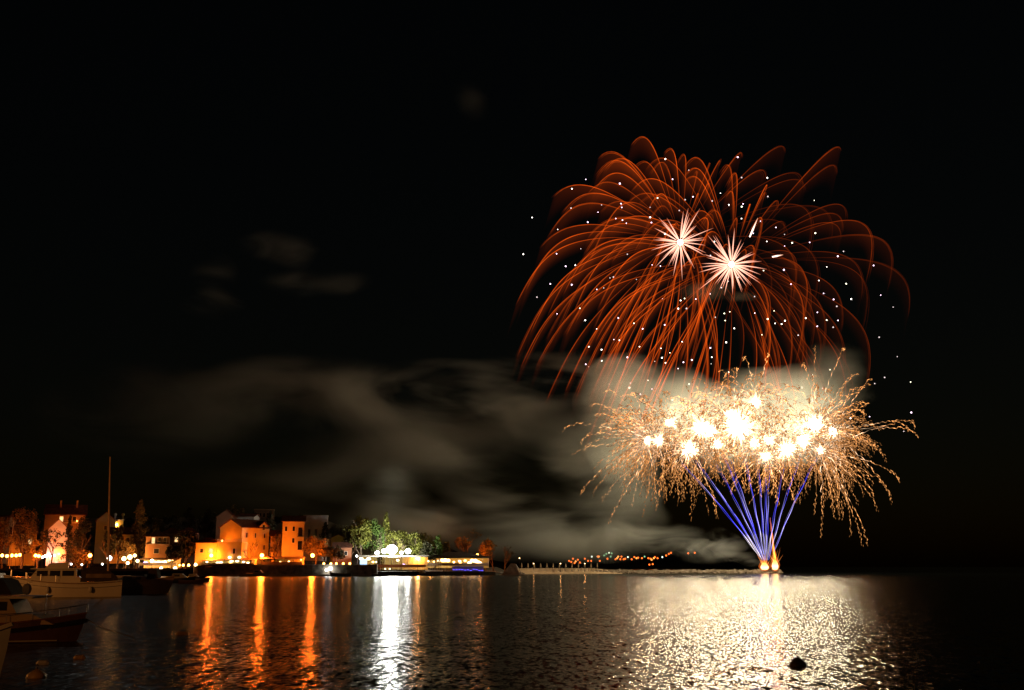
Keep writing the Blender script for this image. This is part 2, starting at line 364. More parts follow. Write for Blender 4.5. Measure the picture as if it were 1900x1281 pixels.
def tree(px, ytop, hw, D, kind, label, lm="olive", n=1500, group=None, base=None, size=.32):
    top = W(px, ytop, D); g = gz(top.x, D) if base is None else base
    H = top.z - g; Wd = hw * D / F
    t = thing({"cone": "cypress_tree", "pine": "pine_tree", "bare": "bare_tree", "bush": "shrub"}.get(kind, "broadleaf_tree"), (top.x, D, g), label, "shrub" if kind == "bush" else "tree", group)
    cs = []; rs = []; tb = MB(); b0 = Vector((top.x, D, g - .4))
    if kind == "bare":
        tips = branches(tb, b0, Vector((random.uniform(-.1,.1), 0, 1)).normalized(), H*.36, .05 + H*.022, 6, .62)
        tb.build("trunk", BARK, t)
        if n:
            lb = MB()
            leaves(lb, tips, n, size, [(.5,.5,.4)]*len(tips)); lb.build("crown", leafmat(lm, LC[lm]), t)
        return t
    if kind in ("cone", "pine"):
        tb.tube([b0, b0 + Vector((random.uniform(-.3,.3), 0, H*.6)), Vector((top.x, D, g + H*.96))], [.06+H*.018, .04+H*.01, .03], 6)
        k = 16 if kind == "pine" else 14
        for i in range(k):
            f = (i + .5) / k; z = g + H * ((.22 if kind == "pine" else .08) + (.78 if kind == "pine" else .9) * f)
            w = Wd * ((1 - f) ** .75) * random.uniform(.75, 1.1) + .15
            for j in range(5 if kind == "pine" else 3):
                a = random.uniform(0, 6.28); q = w * (.62 if kind == "pine" else .4)
                c = (top.x + q*math.cos(a), D + q*math.sin(a), z + random.uniform(-.2,.2)); cs.append(c)
                rs.append((w*.5 + .15, w*.5 + .15, H/k*(.75 if kind == "pine" else 1.1)))
                if kind == "pine" and i % 2 == 0: tb.tube([(top.x, D, z-.3), c], [.05, .02], 4, caps=False)
    elif kind == "bush":
        for i in range(9):
            a = random.uniform(0, 6.28); q = Wd * random.uniform(.1, .62)
            cs.append((top.x + q*math.cos(a)*1.1, D + q*math.sin(a)*.7, g + H*random.uniform(.3,.68))); rs.append((Wd*.42, Wd*.36, H*.3))
            tb.tube([b0, cs[-1]], [.06, .03], 4, caps=False)
    else:
        tips = branches(tb, b0, Vector((random.uniform(-.08,.08), 0, 1)).normalized(), H*.3, .06 + H*.02, 4, .6)
        nl = 15
        for i in range(nl):
            a = random.uniform(0, 6.28); f = random.uniform(-.75, .85); q = Wd * .68 * math.sqrt(max(.05, 1 - f*f)) * random.uniform(.4, 1)
            cs.append((top.x + q*math.cos(a), D + q*math.sin(a)*.8, g + H*(.63 + .3*f))); u = random.uniform(.22, .4)
            rs.append((Wd*u, Wd*u, H*.12*random.uniform(.8,1.3)))
    tb.build("trunk", BARK, t)
    lb = MB(); leaves(lb, cs, n, size, rs); lb.build("crown", leafmat(lm, LC[lm]), t)
    return t
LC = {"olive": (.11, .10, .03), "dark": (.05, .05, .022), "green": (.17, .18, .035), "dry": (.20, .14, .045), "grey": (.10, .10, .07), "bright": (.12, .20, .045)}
T = tree
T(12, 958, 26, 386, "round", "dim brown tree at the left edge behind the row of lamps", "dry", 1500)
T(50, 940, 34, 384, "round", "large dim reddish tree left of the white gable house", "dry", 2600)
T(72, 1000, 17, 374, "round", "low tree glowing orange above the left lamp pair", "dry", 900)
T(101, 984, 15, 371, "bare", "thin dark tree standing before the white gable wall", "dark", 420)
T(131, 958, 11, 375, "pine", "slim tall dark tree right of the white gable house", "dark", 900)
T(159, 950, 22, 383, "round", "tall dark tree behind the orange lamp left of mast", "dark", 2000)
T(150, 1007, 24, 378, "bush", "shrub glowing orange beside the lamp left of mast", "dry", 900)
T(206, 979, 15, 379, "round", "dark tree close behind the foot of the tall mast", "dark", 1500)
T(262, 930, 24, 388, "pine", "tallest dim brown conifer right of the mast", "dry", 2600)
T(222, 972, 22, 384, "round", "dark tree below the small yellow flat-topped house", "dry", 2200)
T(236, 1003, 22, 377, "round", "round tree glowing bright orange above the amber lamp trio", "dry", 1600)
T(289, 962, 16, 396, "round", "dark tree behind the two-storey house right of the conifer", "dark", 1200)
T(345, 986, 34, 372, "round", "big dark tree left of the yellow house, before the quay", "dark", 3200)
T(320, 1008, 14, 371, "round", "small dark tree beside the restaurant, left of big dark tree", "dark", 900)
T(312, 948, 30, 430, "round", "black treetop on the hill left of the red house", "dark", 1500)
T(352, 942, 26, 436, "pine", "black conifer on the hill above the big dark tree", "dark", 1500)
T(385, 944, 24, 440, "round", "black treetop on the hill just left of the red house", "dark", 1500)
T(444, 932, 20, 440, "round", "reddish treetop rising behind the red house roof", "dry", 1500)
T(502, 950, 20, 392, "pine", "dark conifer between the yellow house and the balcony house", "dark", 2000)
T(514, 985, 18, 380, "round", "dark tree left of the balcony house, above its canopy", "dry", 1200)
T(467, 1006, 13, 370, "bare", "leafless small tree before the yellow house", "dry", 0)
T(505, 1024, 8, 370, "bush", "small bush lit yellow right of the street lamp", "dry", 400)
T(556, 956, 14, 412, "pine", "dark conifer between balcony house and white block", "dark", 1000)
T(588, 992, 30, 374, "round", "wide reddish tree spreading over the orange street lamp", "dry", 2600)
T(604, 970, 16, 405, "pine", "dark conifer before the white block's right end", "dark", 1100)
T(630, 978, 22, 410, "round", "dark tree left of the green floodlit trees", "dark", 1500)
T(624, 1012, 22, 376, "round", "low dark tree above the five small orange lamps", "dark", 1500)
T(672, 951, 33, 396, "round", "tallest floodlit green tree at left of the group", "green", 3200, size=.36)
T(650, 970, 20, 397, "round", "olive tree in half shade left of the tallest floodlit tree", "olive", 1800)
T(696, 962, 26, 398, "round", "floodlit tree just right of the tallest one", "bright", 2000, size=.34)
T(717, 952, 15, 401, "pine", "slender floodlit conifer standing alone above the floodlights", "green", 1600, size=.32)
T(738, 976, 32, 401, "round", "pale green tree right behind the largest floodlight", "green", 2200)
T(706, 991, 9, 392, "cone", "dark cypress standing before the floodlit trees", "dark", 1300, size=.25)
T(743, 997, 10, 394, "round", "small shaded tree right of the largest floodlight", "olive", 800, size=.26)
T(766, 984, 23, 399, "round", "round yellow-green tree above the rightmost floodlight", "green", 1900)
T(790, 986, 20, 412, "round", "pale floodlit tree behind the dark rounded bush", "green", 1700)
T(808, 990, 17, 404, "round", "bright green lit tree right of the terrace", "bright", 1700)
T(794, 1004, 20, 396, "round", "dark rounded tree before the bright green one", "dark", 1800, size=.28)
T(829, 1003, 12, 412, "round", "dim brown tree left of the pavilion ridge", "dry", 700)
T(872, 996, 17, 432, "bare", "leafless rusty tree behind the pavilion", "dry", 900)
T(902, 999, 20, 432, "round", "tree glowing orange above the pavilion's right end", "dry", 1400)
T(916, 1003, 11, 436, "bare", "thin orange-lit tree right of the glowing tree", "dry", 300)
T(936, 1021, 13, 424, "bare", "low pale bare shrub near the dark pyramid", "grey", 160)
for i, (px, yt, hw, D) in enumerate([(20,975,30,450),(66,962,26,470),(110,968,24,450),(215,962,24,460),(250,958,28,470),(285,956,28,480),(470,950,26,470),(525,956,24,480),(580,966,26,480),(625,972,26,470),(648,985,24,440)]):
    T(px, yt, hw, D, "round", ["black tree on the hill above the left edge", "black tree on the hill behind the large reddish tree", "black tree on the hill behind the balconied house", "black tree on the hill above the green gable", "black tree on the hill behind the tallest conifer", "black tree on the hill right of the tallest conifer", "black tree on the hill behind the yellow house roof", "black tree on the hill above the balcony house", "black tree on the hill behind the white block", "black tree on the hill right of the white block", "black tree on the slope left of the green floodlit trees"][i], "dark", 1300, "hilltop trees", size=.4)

# ================================================================== BUILDINGS
def wallmat(n, c): return surf("plaster_" + n, c, .85, .14, .35, .15)
ROOF = surf("clay_tiles", (.16, .06, .035), .9, .4, 1.2, .6)
DARKG = surf("dark_window_glass", (.02, .02, .025), .15, .1, 1, 0, 0, .5)
SHUT = surf("painted_shutter", (.55, .45, .33), .7, .15, 6, .3)
FRAME = surf("window_frame", (.75, .7, .6), .6, .1, 5, 0)
def house(px_corner, py_base, D, rz, L1, L2, eave, ridge, label, wall, wins=(), gable='front', roof=ROOF, cat="house", name="house", over=.5, sink=3, extra=None):
    """front face spans x in [-L1, 0] at y=0; right face is x=0; heights over the base"""
    p = W(px_corner, py_base, D)
    t = thing(name, p, label, cat, None, R(rz))
    mb = MB()
    if gable == 'front':
        mb.prism([(-L1, -sink), (0, -sink), (0, eave), (-L1/2, ridge), (-L1, eave)], 'y', 0, L2)
        rf = MB(); s = (ridge-eave)/(L1/2); o = over; e = .03
        rf.prism([(-L1/2, ridge+e), (o, eave-s*o+e), (o, eave-s*o+.22), (-L1/2, ridge+.25), (-L1-o, eave-s*o+.22), (-L1-o, eave-s*o+e)], 'y', -o, L2+o)
    elif gable == 'side':
        mb.prism([(0, -sink), (L2, -sink), (L2, eave), (L2/2, ridge), (0, eave)], 'x', -L1, 0)
        rf = MB(); s = (ridge-eave)/(L2/2); o = over; e = .03
        rf.prism([(L2/2, ridge+e), (L2+o, eave-s*o+e), (L2+o, eave-s*o+.22), (L2/2, ridge+.25), (-o, eave-s*o+.22), (-o, eave-s*o+e)], 'x', -L1-o, o)
    elif gable == 'hip':
        mb.box(-L1, 0, 0, L2, -sink, eave); rf = MB(); o = over
        a = min(L1, L2)/2
        rf.add([(-L1-o,-o,eave-.1),(o,-o,eave-.1),(o,L2+o,eave-.1),(-L1-o,L2+o,eave-.1),(-L1+a*.8,L2/2,ridge),(-a*.8,L2/2,ridge)],
               [(0,3,2,1),(0,1,5,4),(1,2,5),(2,3,4,5),(3,0,4)])
    else:
        mb.box(-L1, 0, 0, L2, -sink, eave); rf = MB(); rf.box(-L1-.15, .15, -.15, L2+.15, eave+.01, eave+.35)
    mb.build("wall", wall, t, local=True)
    r = rf.build("roof", roof, t, local=True)
    for w in wins:
        face, a, z, ww, hh = w[:5]; lit = w[5] if len(w) > 5 else None; sh = w[6] if len(w) > 6 else 0
        def B(m_, u0, u1, d0, d1, z0, z1):
            if face == 'f': m_.box(u0, u1, -d1, -d0, z0, z1)
            else: m_.box(d0, d1, u0, u1, z0, z1)
            return m_
        f = MB(); k = .12
        B(f, a-ww/2-k, a+ww/2+k, 0, .06, z+hh, z+hh+k); B(f, a-ww/2-k, a+ww/2+k, 0, .16, z-k, z)
        B(f, a-ww/2-k, a-ww/2, 0, .06, z, z+hh); B(f, a+ww/2, a+ww/2+k, 0, .06, z, z+hh)
        fo = f.build("window", FRAME, t, local=True)
        B(MB(), a-ww/2, a+ww/2, .004, .03, z, z+hh).build("pane", DARKG if lit is None else emis("lit_room_"+lit, {"warm": (1,.6,.25), "white": (1,.9,.75)}[lit], 1.6), fo, local=True)
        if sh:
            for q in (-1, 1):
                B(MB(), a+q*(ww/2+k+.25)-.25, a+q*(ww/2+k+.25)+.25, .02, .08, z, z+hh).build("shutter", SHUT, fo, local=True)
    return t
M_YEL = wallmat("ochre", (.62, .54, .20)); M_WHT = wallmat("white", (.78, .76, .74)); M_RED = wallmat("terracotta", (.40, .17, .09))
M_BRN = wallmat("brown", (.42, .30, .20)); M_GRN = wallmat("greenish", (.30, .42, .32)); M_GRY = wallmat("grey", (.42, .40, .36))
u = 370 / F   # metres per photograph pixel at the waterfront
# yellow house: gable end to the left, long side to the right
yh = house(446, 1044, 374, -30, 10.2, 13.5, 11.9, 14.6, "tall yellow three-storey house with gable end and small dormer", M_YEL,
      [('r', 2.4, 9.0-.6, .75, 1.6, None, 1), ('r', 6.6, 8.4, .75, 1.6, None, 1), ('r', 11.2, 8.4, .75, 1.6, None, 1), ('r', 2.4, 4.4, .75, 1.7, None, 1), ('r', 11.2, 4.4, .75, 1.6, None, 1)])
# dormer gable on the long side
d = MB(); d.prism([(8.6, 11.0), (12.6, 11.0), (12.6, 12.6), (10.6, 14.0), (8.6, 12.6)], 'x', -3, .03); dm = d.build("dormer", M_YEL, yh, local=True)
d = MB(); d.prism([(8.2, 12.35), (10.6, 14.03), (13.0, 12.35), (13.0, 12.6), (10.6, 14.3), (8.2, 12.6)], 'x', -3, .4); d.build("dormer_roof", ROOF, dm, local=True)
f = MB(); f.box(.035, .08, 10.1, 11.1, 11.3, 12.9).build("window", DARKG, dm, local=True)
MB().box(-7.5, -6.9, 2, 2.6, 12, 16).build("chimney", M_BRN, yh, local=True)
# front block with balustrade terrace
fb = house(447, 1044, 368, -8, 8.6, 4.8, 6.4, 6.4, "low yellow front block with balustraded terrace before the house", M_YEL, [('f', -2.6, 2.9, .8, 1.7, None, 1)], 'flat', roof=M_YEL, name="terrace_block")
bl = MB(); bl.box(-8.7, .1, -.1, .05, 7.55, 7.7)
for i in range(20): bl.tube([(-8.5+i*.445, -.03, 6.75), (-8.5+i*.445, -.03, 7.15), (-8.5+i*.445, -.03, 7.56)], [.07, .12, .06], 6)
bl.build("balustrade", M_WHT, fb, local=True)
house(401, 1044, 372, 8, 7.0, 7, 6.6, 8.4, "small ochre annex with dark hipped roof left of yellow house", M_YEL, [('f', -1.9, 3.2, 1, 1.4, "warm", 1), ('f', -5, 3.2, 1, 1.4, None, 1)], 'hip', over=1.2, name="annex")
house(438, 985, 402, 10, 7.2, 9, 4.9, 7.6, "terracotta gabled house on the slope behind the yellow house", M_RED, [], sink=8)
house(470, 985, 404, 0, 6.4, 9, 5.1, 6.2, "pale low house wing behind the yellow house roof", M_GRY, [('f', -4.6, 3.2, .9, 1, None), ('f', -2.4, 3.2, .9, 1, None)], 'side', sink=8, name="house_wing")
bh = house(563, 1024, 380, 11, 7.4, 8, 10.4, 12.2, "ochre house with dark balconies beside the white block", M_YEL,
      [('f', -6.2, 7.0, .8, 1.6), ('f', -3.6, 7.0, .8, 1.6), ('f', -1.3, 5.3, 1.5, 3.0), ('f', -3.6, 3.0, .8, 1.6), ('f', -1.3, .6, 1.5, 3.0)], 'side')
ba = MB(); ba.box(-2.3, -.1, -1.0, 0, 5.05, 5.2); [ba.box(-2.3+i*.24, -2.26+i*.24, -1.0, -.96, 5.2, 6.1) for i in range(10)]; ba.box(-2.3, -.1, -1.02, -.94, 6.1, 6.16); ba.build("balcony", IRON, bh, local=True)
house(524, 1046, 384, 11, 4.4, 7, 9.5, 11.4, "dark low house left of the ochre balcony house", M_BRN, [('f', -2.2, 5, .8, 1.4)], 'side')
wb = house(607, 1000, 420, 9, 9.2, 9, 8.6, 8.6, "white flat-roofed block on the slope with tall dark openings", M_WHT, [('f', -1.6, 0, 1.0, 3.6), ('f', -4.3, 0, 1.0, 3.6), ('f', -6.9, 0, 1.0, 3.6)], 'flat', roof=M_WHT, name="apartment_block", cat="building", sink=10)
house(612, 1018, 402, 9, 6, 5, 3.2, 3.2, "small pale flat house beneath the white block", M_GRY, [('f', -3, .6, 1, 1.6)], 'flat', roof=M_WHT, cat="house")
house(508, 967, 470, 12, 8.4, 8, 4.6, 4.6, "grey house row on the hilltop behind the yellow house", M_GRY, [('f', -1.2-1.5*i, 1.6, .8, 1.7) for i in range(5)], 'flat', roof=M_WHT, sink=12)
house(640, 1012, 404, 14, 5, 4, 2.6, 3.8, "tiny pale gabled hut on the slope left of the floodlit trees", M_YEL, [], 'front', sink=6, name="hut", cat="hut")
# left group
wh = house(122, 1034, 380, 22, 6.2, 7, 9.6, 12.8, "brightly lit white gable-fronted house behind a thin tree", M_WHT, [('f', -1.5, 3.4, .9, 1.4)], 'front', over=.25)
lh = house(156, 985, 400, 20, 13.6, 9, 5.9, 9.3, "large house with orange-lit balcony floor above the white gable", M_BRN, [('f', -3.6, 3.2, 1.2, 1.8, None), ('f', -8.0, 3.2, 1.2, 1.8, "warm")], 'side', sink=9)
MB().box(-8.2, 0, -1.4, 0, 2.6, 2.85).box(-8.2, 0, -1.42, -1.36, 3.4, 3.46).build("balcony", M_WHT, lh, local=True)
MB().box(-9, -8.4, 3, 3.6, 8, 11).box(-3.4, -2.8, 3, 3.6, 8, 11).build("chimney", M_BRN, lh, local=True)
house(212, 1000, 404, 18, 6.6, 9, 6.6, 9.6, "green-tinted gabled house behind the tall mast", M_GRN, [('f', -3.3, 3.2, 1, 1.5)], 'front', sink=9)
sh = house(228, 978, 408, 18, 4.0, 5, 2.4, 2.4, "small yellow flat-topped house with one lamp, right of mast", M_YEL, [], 'flat', roof=M_WHT, sink=12)
MB().box(-3.3, -2.7, 2, 2.6, 2.7, 4.2).ball((-3.0, 2.3, 4.6), .6, 10, 6).build("chimney", M_WHT, sh, local=True)
MB().box(-.6, 0, 2, 2.6, 2.7, 4.2).ball((-.3, 2.3, 4.6), .6, 10, 6).build("chimney", M_YEL, sh, local=True)
p = W(217, 974, 407.5); wl = MB().ball(p, .42, 9, 6).build("wall_lamp", emis("lamp_glass_warm", (1,.78,.45), 20), None, smooth=True, label="small wall lamp on the yellow flat-topped house", category="lamp")
point_light("lamp_light", (p.x, p.y-.6, p.z), 500, WARM, .3)
rh = house(312, 1034, 378, 16, 7.6, 8, 7.0, 8.8, "two-storey ochre house with balcony above the restaurant", wallmat("dark_ochre", (.42, .22, .09)), [('f', -5.2, 4.6, 1.0, 2.0, "warm"), ('f', -3.2, 4.6, 1.0, 2.0, None), ('f', -1.4, 4.6, 1.0, 2.0, None), ('f', -4, 1.2, 1.6, 1.6, None)], 'hip', over=.9)
MB().box(-7.6, 0, -1.5, 0, 4.2, 4.42).box(-7.6, 0, -1.52, -1.44, 5.2, 5.27).build("balcony", M_BRN, rh, local=True)
house(8, 1000, 402, 0, 8, 8, 6.5, 8.5, "dim house at the left edge of the town", M_BRN, [('f', -2, 3.2, 1, 1.5)], 'side', sink=9)
house(64, 1034, 392, 22, 8.5, 8, 8.2, 10.4, "dim ochre house among the trees left of the white gable", M_YEL, [('f', -2, 4.6, 1, 1.5, "warm"), ('f', -5, 4.6, 1, 1.5), ('f', -3.5, 1, 1, 1.6)], 'side')
house(246, 1030, 392, 18, 8, 8, 7.4, 9.6, "dim house with lit window behind the amber lamp trio", M_YEL, [('f', -2, 4.4, 1, 1.5), ('f', -5, 4.4, 1, 1.5, "warm")], 'side')
house(334, 1030, 394, 14, 7, 8, 7.6, 9.6, "house half hidden by the big dark tree on the quay", M_BRN, [('f', -1.6, 4.6, 1, 1.5, "warm"), ('f', -4.6, 4.6, 1, 1.5)], 'hip')
house(366, 1016, 398, 12, 7, 8, 5.2, 7.2, "dark hip-roofed house behind the annex roof", M_RED, [('f', -2, 2.6, 1, 1.4), ('f', -5, 2.6, 1, 1.4)], 'hip', sink=8)
house(652, 1040, 392, 8, 6.5, 6, 4.6, 6.2, "low dim house behind the five small orange lamps", M_RED, [('f', -2, 1.8, .9, 1.3), ('f', -4.5, 1.8, .9, 1.3, "warm")], 'side')
# the light that falls on the white gable: a lamp in its yard
globe_lamp(90, 1030, 376.5, "white garden lamp before the white gable house", 150, "cool", .45, group=None, name="garden_lamp")
sp_d = bpy.data.lights.new("garden_flood", 'SPOT'); sp_d.energy = 600; sp_d.spot_size = R(120); sp_d.spot_blend = .5; sp_d.shadow_soft_size = .3; sp_d.color = (1, .93, .98)
sp = bpy.data.objects.new("garden_flood", sp_d); col.objects.link(sp); q_ = W(99, 1034, 373.6); sp.location = (q_.x, q_.y, 2.4)
q_ = W(105, 985, 380) - sp.location; sp.rotation_euler = q_.to_track_quat('-Z', 'Y').to_euler()
globe_lamp(143, 967, 395.5, "small orange balcony lamp on the large left house", 300, "sodium", .2, group=None, base=gz(X_(143,395.5), 395.5), name="balcony_lamp")
globe_lamp(412, 1004, 373, "small orange lamp on the left wall of yellow house", 1500, "sodium", .28, group=None, base=8, name="terrace_lamp")

# cafe awnings, restaurant pavilions
CANV = surf("awning_canvas", (.35, .24, .15), .8, .2, 2, .2)
def pavilion(px0, px1, ytop, ybase, D, depth, label, bulbs, bmat, power, color, roofc=CANV, name="cafe_pavilion", slope=.6, nposts=6, bl_=None):
    a = W(px0, ybase, D); b_ = W(px1, ybase, D); z1 = Z_(ytop, D); x0, x1 = a.x, b_.x; z0 = min(a.z, z1-2.2)
    t = thing(name, ((x0+x1)/2, D, z0), label, "pavilion")
    MB().prism([(D-.3, z1-slope), (D+depth, z1), (D+depth, z1+.18), (D-.3, z1-slope+.12)], 'x', x0-.4, x1+.4).build("roof", roofc, t)
    MB().box(x0, x1, D+depth-.25, D+depth-.05, z0-1, z1-.02).build("back_wall", M_YEL, t)
    for i in range(nposts):
        x = x0 + (x1-x0)*i/(nposts-1)
        MB().box(x-.07, x+.07, D, D+.14, z0-1, z1-slope).build("post", M_WHT, t)
    MB().box(x0, x1, D-.1, D+.0, z0-.2, z0+.75).build("parapet", M_BRN, t)
    for i, (px, py, r) in enumerate(bulbs):
        p = W(px, py, D+depth*.35)
        MB().ball(p, r, 8, 6, (1.3,1,.8)).build("bulb", bmat[i % len(bmat)], t, smooth=True)
    k = max(1, int((x1-x0)/5))
    for i in range(k):
        point_light("pavilion_light", (x0+(x1-x0)*(i+.5)/k, D+depth*.45, (z1-slope) - .55), power, color, .3, t)
    return t
ew = emis("bulb_white", (1,.80,.5), 4); eo = emis("bulb_orange", (1,.5,.16), 9); ev = emis("bulb_violet", (.45,.3,1), 7); ey = emis("bulb_yellow", (1,.74,.4), 11)
pavilion(378, 471, 1037, 1047, 366.5, 4, "long cafe awning with bright white lights below the yellow house", [(384,1043,.35),(404,1045,.5),(410,1044,.45),(426,1034.5,.4),(430,1041,.5),(440,1041,.5),(444,1034.5,.45),(452,1043,.4),(460,1045,.35)], [ew, ew, ew, ey, ew], 110, (1,.6,.28))
pavilion(258, 327, 1036, 1048, 366.5, 5, "brightly lit waterfront restaurant with violet lamp under its canopy", [(264,1047,.3),(270,1045,.6),(277,1046,.4),(288,1043,.4),(294,1043,.5),(300,1043,.5),(306,1043,.5),(314,1040,.35),(320,1039,.3)], [eo, ev, ew, ew, ew, ew, ey, ey, eo], 420, (1,.38,.10))
pavilion(484, 560, 1034, 1047, 368, 4, "dim orange canopy terrace below the ochre balcony house", [(575-16,1039,.25),(536,1042,.25),(520,1043,.25)], [eo], 90, SODIUM)
pavilion(663, 790, 1031, 1052, 384, 9, "long white terrace building under the floodlights", [(670,1037,.55),(684,1037,.55),(692,1043,.35),(698,1043,.35),(738,1040,.4),(749,1048,.3),(714,1056,.35),(723,1056,.3)], [ey, ey, eo, ew, ey, ev, ew, ew], 230, (1,.85,.66), roofc=surf("terrace_roof", (.30,.26,.22), .8, .2, 1, .2), name="terrace_building", nposts=16)
MB().box(W(668,1050,383).x, W(681,1050,383).x, 382.6, 382.8, Z_(1052,383), Z_(1038,383)).build("lit_sign_panel", emis("pale_blue_panel", (.55,.78,1), 1.6), None, label="pale blue lit wall panel at left end of the terrace", category="light panel")
pv_b = [(785+i*9.5+random.uniform(-2,2), 1042+random.uniform(-2.5,3), random.choice((.35,.45,.6))) for i in range(12)] + [(820,1039,.5),(826,1040,.7),(831,1041,.6),(842,1046,.4),(854,1046,.5),(861,1047,.5),(876,1040,.6),(882,1040,.6),(886,1043,.7),(869,1047,.5)]
pavilion(782, 906, 1033, 1049, 402, 9, "pavilion restaurant with strings of orange bulbs under dark roof", pv_b, [eo, ey, eo, ew], 300, (1,.36,.08), roofc=surf("dark_thatch", (.06,.045,.035), .95, .3, 1, .5), name="restaurant_pavilion", nposts=12)
p0, p1 = W(798,1033,406), W(905,1036,406)
rb = MB(); rb.add([(p0.x,401,p0.z),(p1.x,401,p0.z),(p1.x,413,p0.z),(p0.x,413,p0.z),(p0.x+6,407,p0.z+1.7),(p1.x-9,407,p0.z+1.7)], [(0,3,2,1),(0,1,5,4),(1,2,5),(2,3,4,5),(3,0,4)])
rb.build("hipped_roof", surf("dark_thatch", (.06,.045,.035)), None, label="dark hipped roof rising over the orange bulb pavilion", category="roof")
# blue light strip on the quay below the pavilion, white pontoon
bs = thing("blue_lit_bar", W(866,1060,396), "low bar front glowing blue violet at the water's edge", "bar counter")
a, b_ = W(839,1051,396), W(897,1061,396)
MB().box(a.x, b_.x, 396, 397.2, b_.z, a.z).build("counter", surf("bar_front", (.3,.3,.5), .5), bs)
MB().box(a.x, b_.x, 395.6, 397.4, a.z, a.z+.12).build("counter_top", M_WHT, bs)
for i in range(11):
    q = W(842+i*5.3, 1058+random.uniform(-1.5,1), 395.8); MB().box(q.x-.4, q.x+.35, 395.85, 395.95, q.z-.09, q.z+.09).build("light_strip", emis("blue_neon", (.16,.12,1), 2), bs)
for i in range(4): point_light("neon_light", (a.x+(b_.x-a.x)*(i+.5)/4, 395.2, a.z-.6), 1.5, (.15,.1,1), .3, bs)
pt = thing("pontoon", W(805,1062,392), "white railed floating pontoon before the pavilion", "pontoon")
a, b_ = W(790,1061,392), W(821,1061,392); zt = Z_(1058,392)
MB().box(a.x, b_.x, 390, 394, .05, zt).build("deck", M_WHT, pt)
rl = MB(); [rl.box(a.x+i*.62, a.x+i*.62+.08, 390, 390.08, zt, zt+2.2) for i in range(10)]; rl.box(a.x, b_.x, 389.98, 390.1, zt+2.2, zt+2.3); rl.box(a.x, b_.x, 389.98, 390.1, zt+1.1, zt+1.18); rl.build("railing", M_WHT, pt)

# sea wall and railing along the promenade
wx0, wx1 = X_(372, 361), X_(700, 361)
sw = thing("sea_wall", ((wx0+wx1)/2, 361, 0), "long weathered stone sea wall under the promenade", "wall")
MB().box(wx0, wx1, 361.2, 362.4, -.5, 3.55).build("stone_face", surf("weathered_stone", (.40,.34,.26), .95, .5, .7, .8), sw)
MB().box(wx0, wx1, 361.1, 362.5, 3.56, 3.74).build("coping", surf("pale_coping", (.55,.5,.42), .8, .2, 1), sw)
MB().box(wx0, wx1, 359.4, 361.15, -.5, .55).build("ledge", surf("pale_coping", (.55,.5,.42)), sw)
# rounded kiosk wall at left end of sea wall
kw = MB(); kx = X_(378, 360.5); kw.tube([(kx,361.5,-.3),(kx,361.5,3.0)], 3.4, 20).tube([(kx,361.5,3.0),(kx,361.5,3.2)], 3.55, 20)
kw.build("quay_bastion", surf("bastion_plaster", (.40,.32,.22), .9, .3, .6, .3), None, label="round pale bastion at left end of the sea wall", category="bastion")

# promenade railing lights / low parapet at left
MB().box(X_(0,363), X_(372,363), 363, 363.5, 1.2, 2.4).build("parapet", surf("parapet_plaster", (.42,.3,.2), .9, .3, .8, .3), None, label="low orange-lit parapet along the left waterfront", category="wall")
for px, yt, lab in [(25, 969, "pale tall flagpole at the left edge of town"), (42, 1005, "short pale pole right of the flagpole")]:
    p = W(px, yt, 366); MB().tube([(p.x,p.y,1.2),(p.x,p.y,p.z)], [.16,.10], 8).ball(p, .16, 8, 6).build("flagpole", surf("pale_pole", (.5,.42,.3), .6), None, label=lab, category="pole")

# dark pyramid canopy in the water near the beach
pa = W(950, 1046, 398); bl = W(926, 1066, 396); br = W(975, 1066, 396)
py = thing("pyramid_canopy", (pa.x, 398, 0), "dark pyramid-shaped canopy standing at the water's edge", "canopy")
MB().add([(bl.x+1,394,.25),(br.x-2,394,.25),(br.x-2,402,.25),(bl.x+1,402,.25),(pa.x-.5,397.5,pa.z),(pa.x+1.2,397.5,pa.z),(pa.x+1.2,398.5,pa.z),(pa.x-.5,398.5,pa.z)],
         [(0,1,5,4),(1,2,6,5),(2,3,7,6),(3,0,4,7),(4,5,6,7)]).build("canvas", surf("brown_canvas", (.22,.13,.07), .9, .4, .8, .4), py)
MB().box(bl.x, br.x, 393.2, 402.6, -.3, .22).build("deck", surf("deck_boards", (.3,.26,.18), .9, .3, 2), py)
MB().tube([(br.x-2,394,.4),(br.x-.2,393.6,.3)], .18, 6).tube([(pa.x+1.4,397,pa.z-.3),(br.x-1.2,394,.5)], .12, 6).build("boom", surf("pale_pole", (.5,.42,.3)), py)

# ------------------------------------------------------------------ beach, parasols, breakwater
sand = surf("beach_sand", (.48, .36, .22), .95, .3, .5, .4)
bx0, bx1 = X_(958, 470), X_(1175, 505)
v = []; f = []; NX = 40
for i in range(NX+1):
    x = bx0 + (bx1-bx0)*i/NX; e = min(1, (NX-i)/16+.25)
    y0 = lerp_pts(x, [(bx0, 455), (bx0+18, 484), (bx1, 503)])
    for s, z in [(0,-.2),(4,.35),(10,1.0),(20,1.6),(30,2.1),(44,2.3),(70,2.2),(72,-.5)]: v.append((x + random.uniform(-.3,.3), y0 + s*e, (z*e if z > 0 else z) + random.uniform(-.05,.05)))
for i in range(NX):
    for j in range(7): f.append((i*8+j, (i+1)*8+j, (i+1)*8+j+1, i*8+j+1))
MB().add(v, f).build("beach", sand, kind="structure")
FAB = surf("parasol_fabric", (.62,.52,.38), .85, .2, 3, .2)
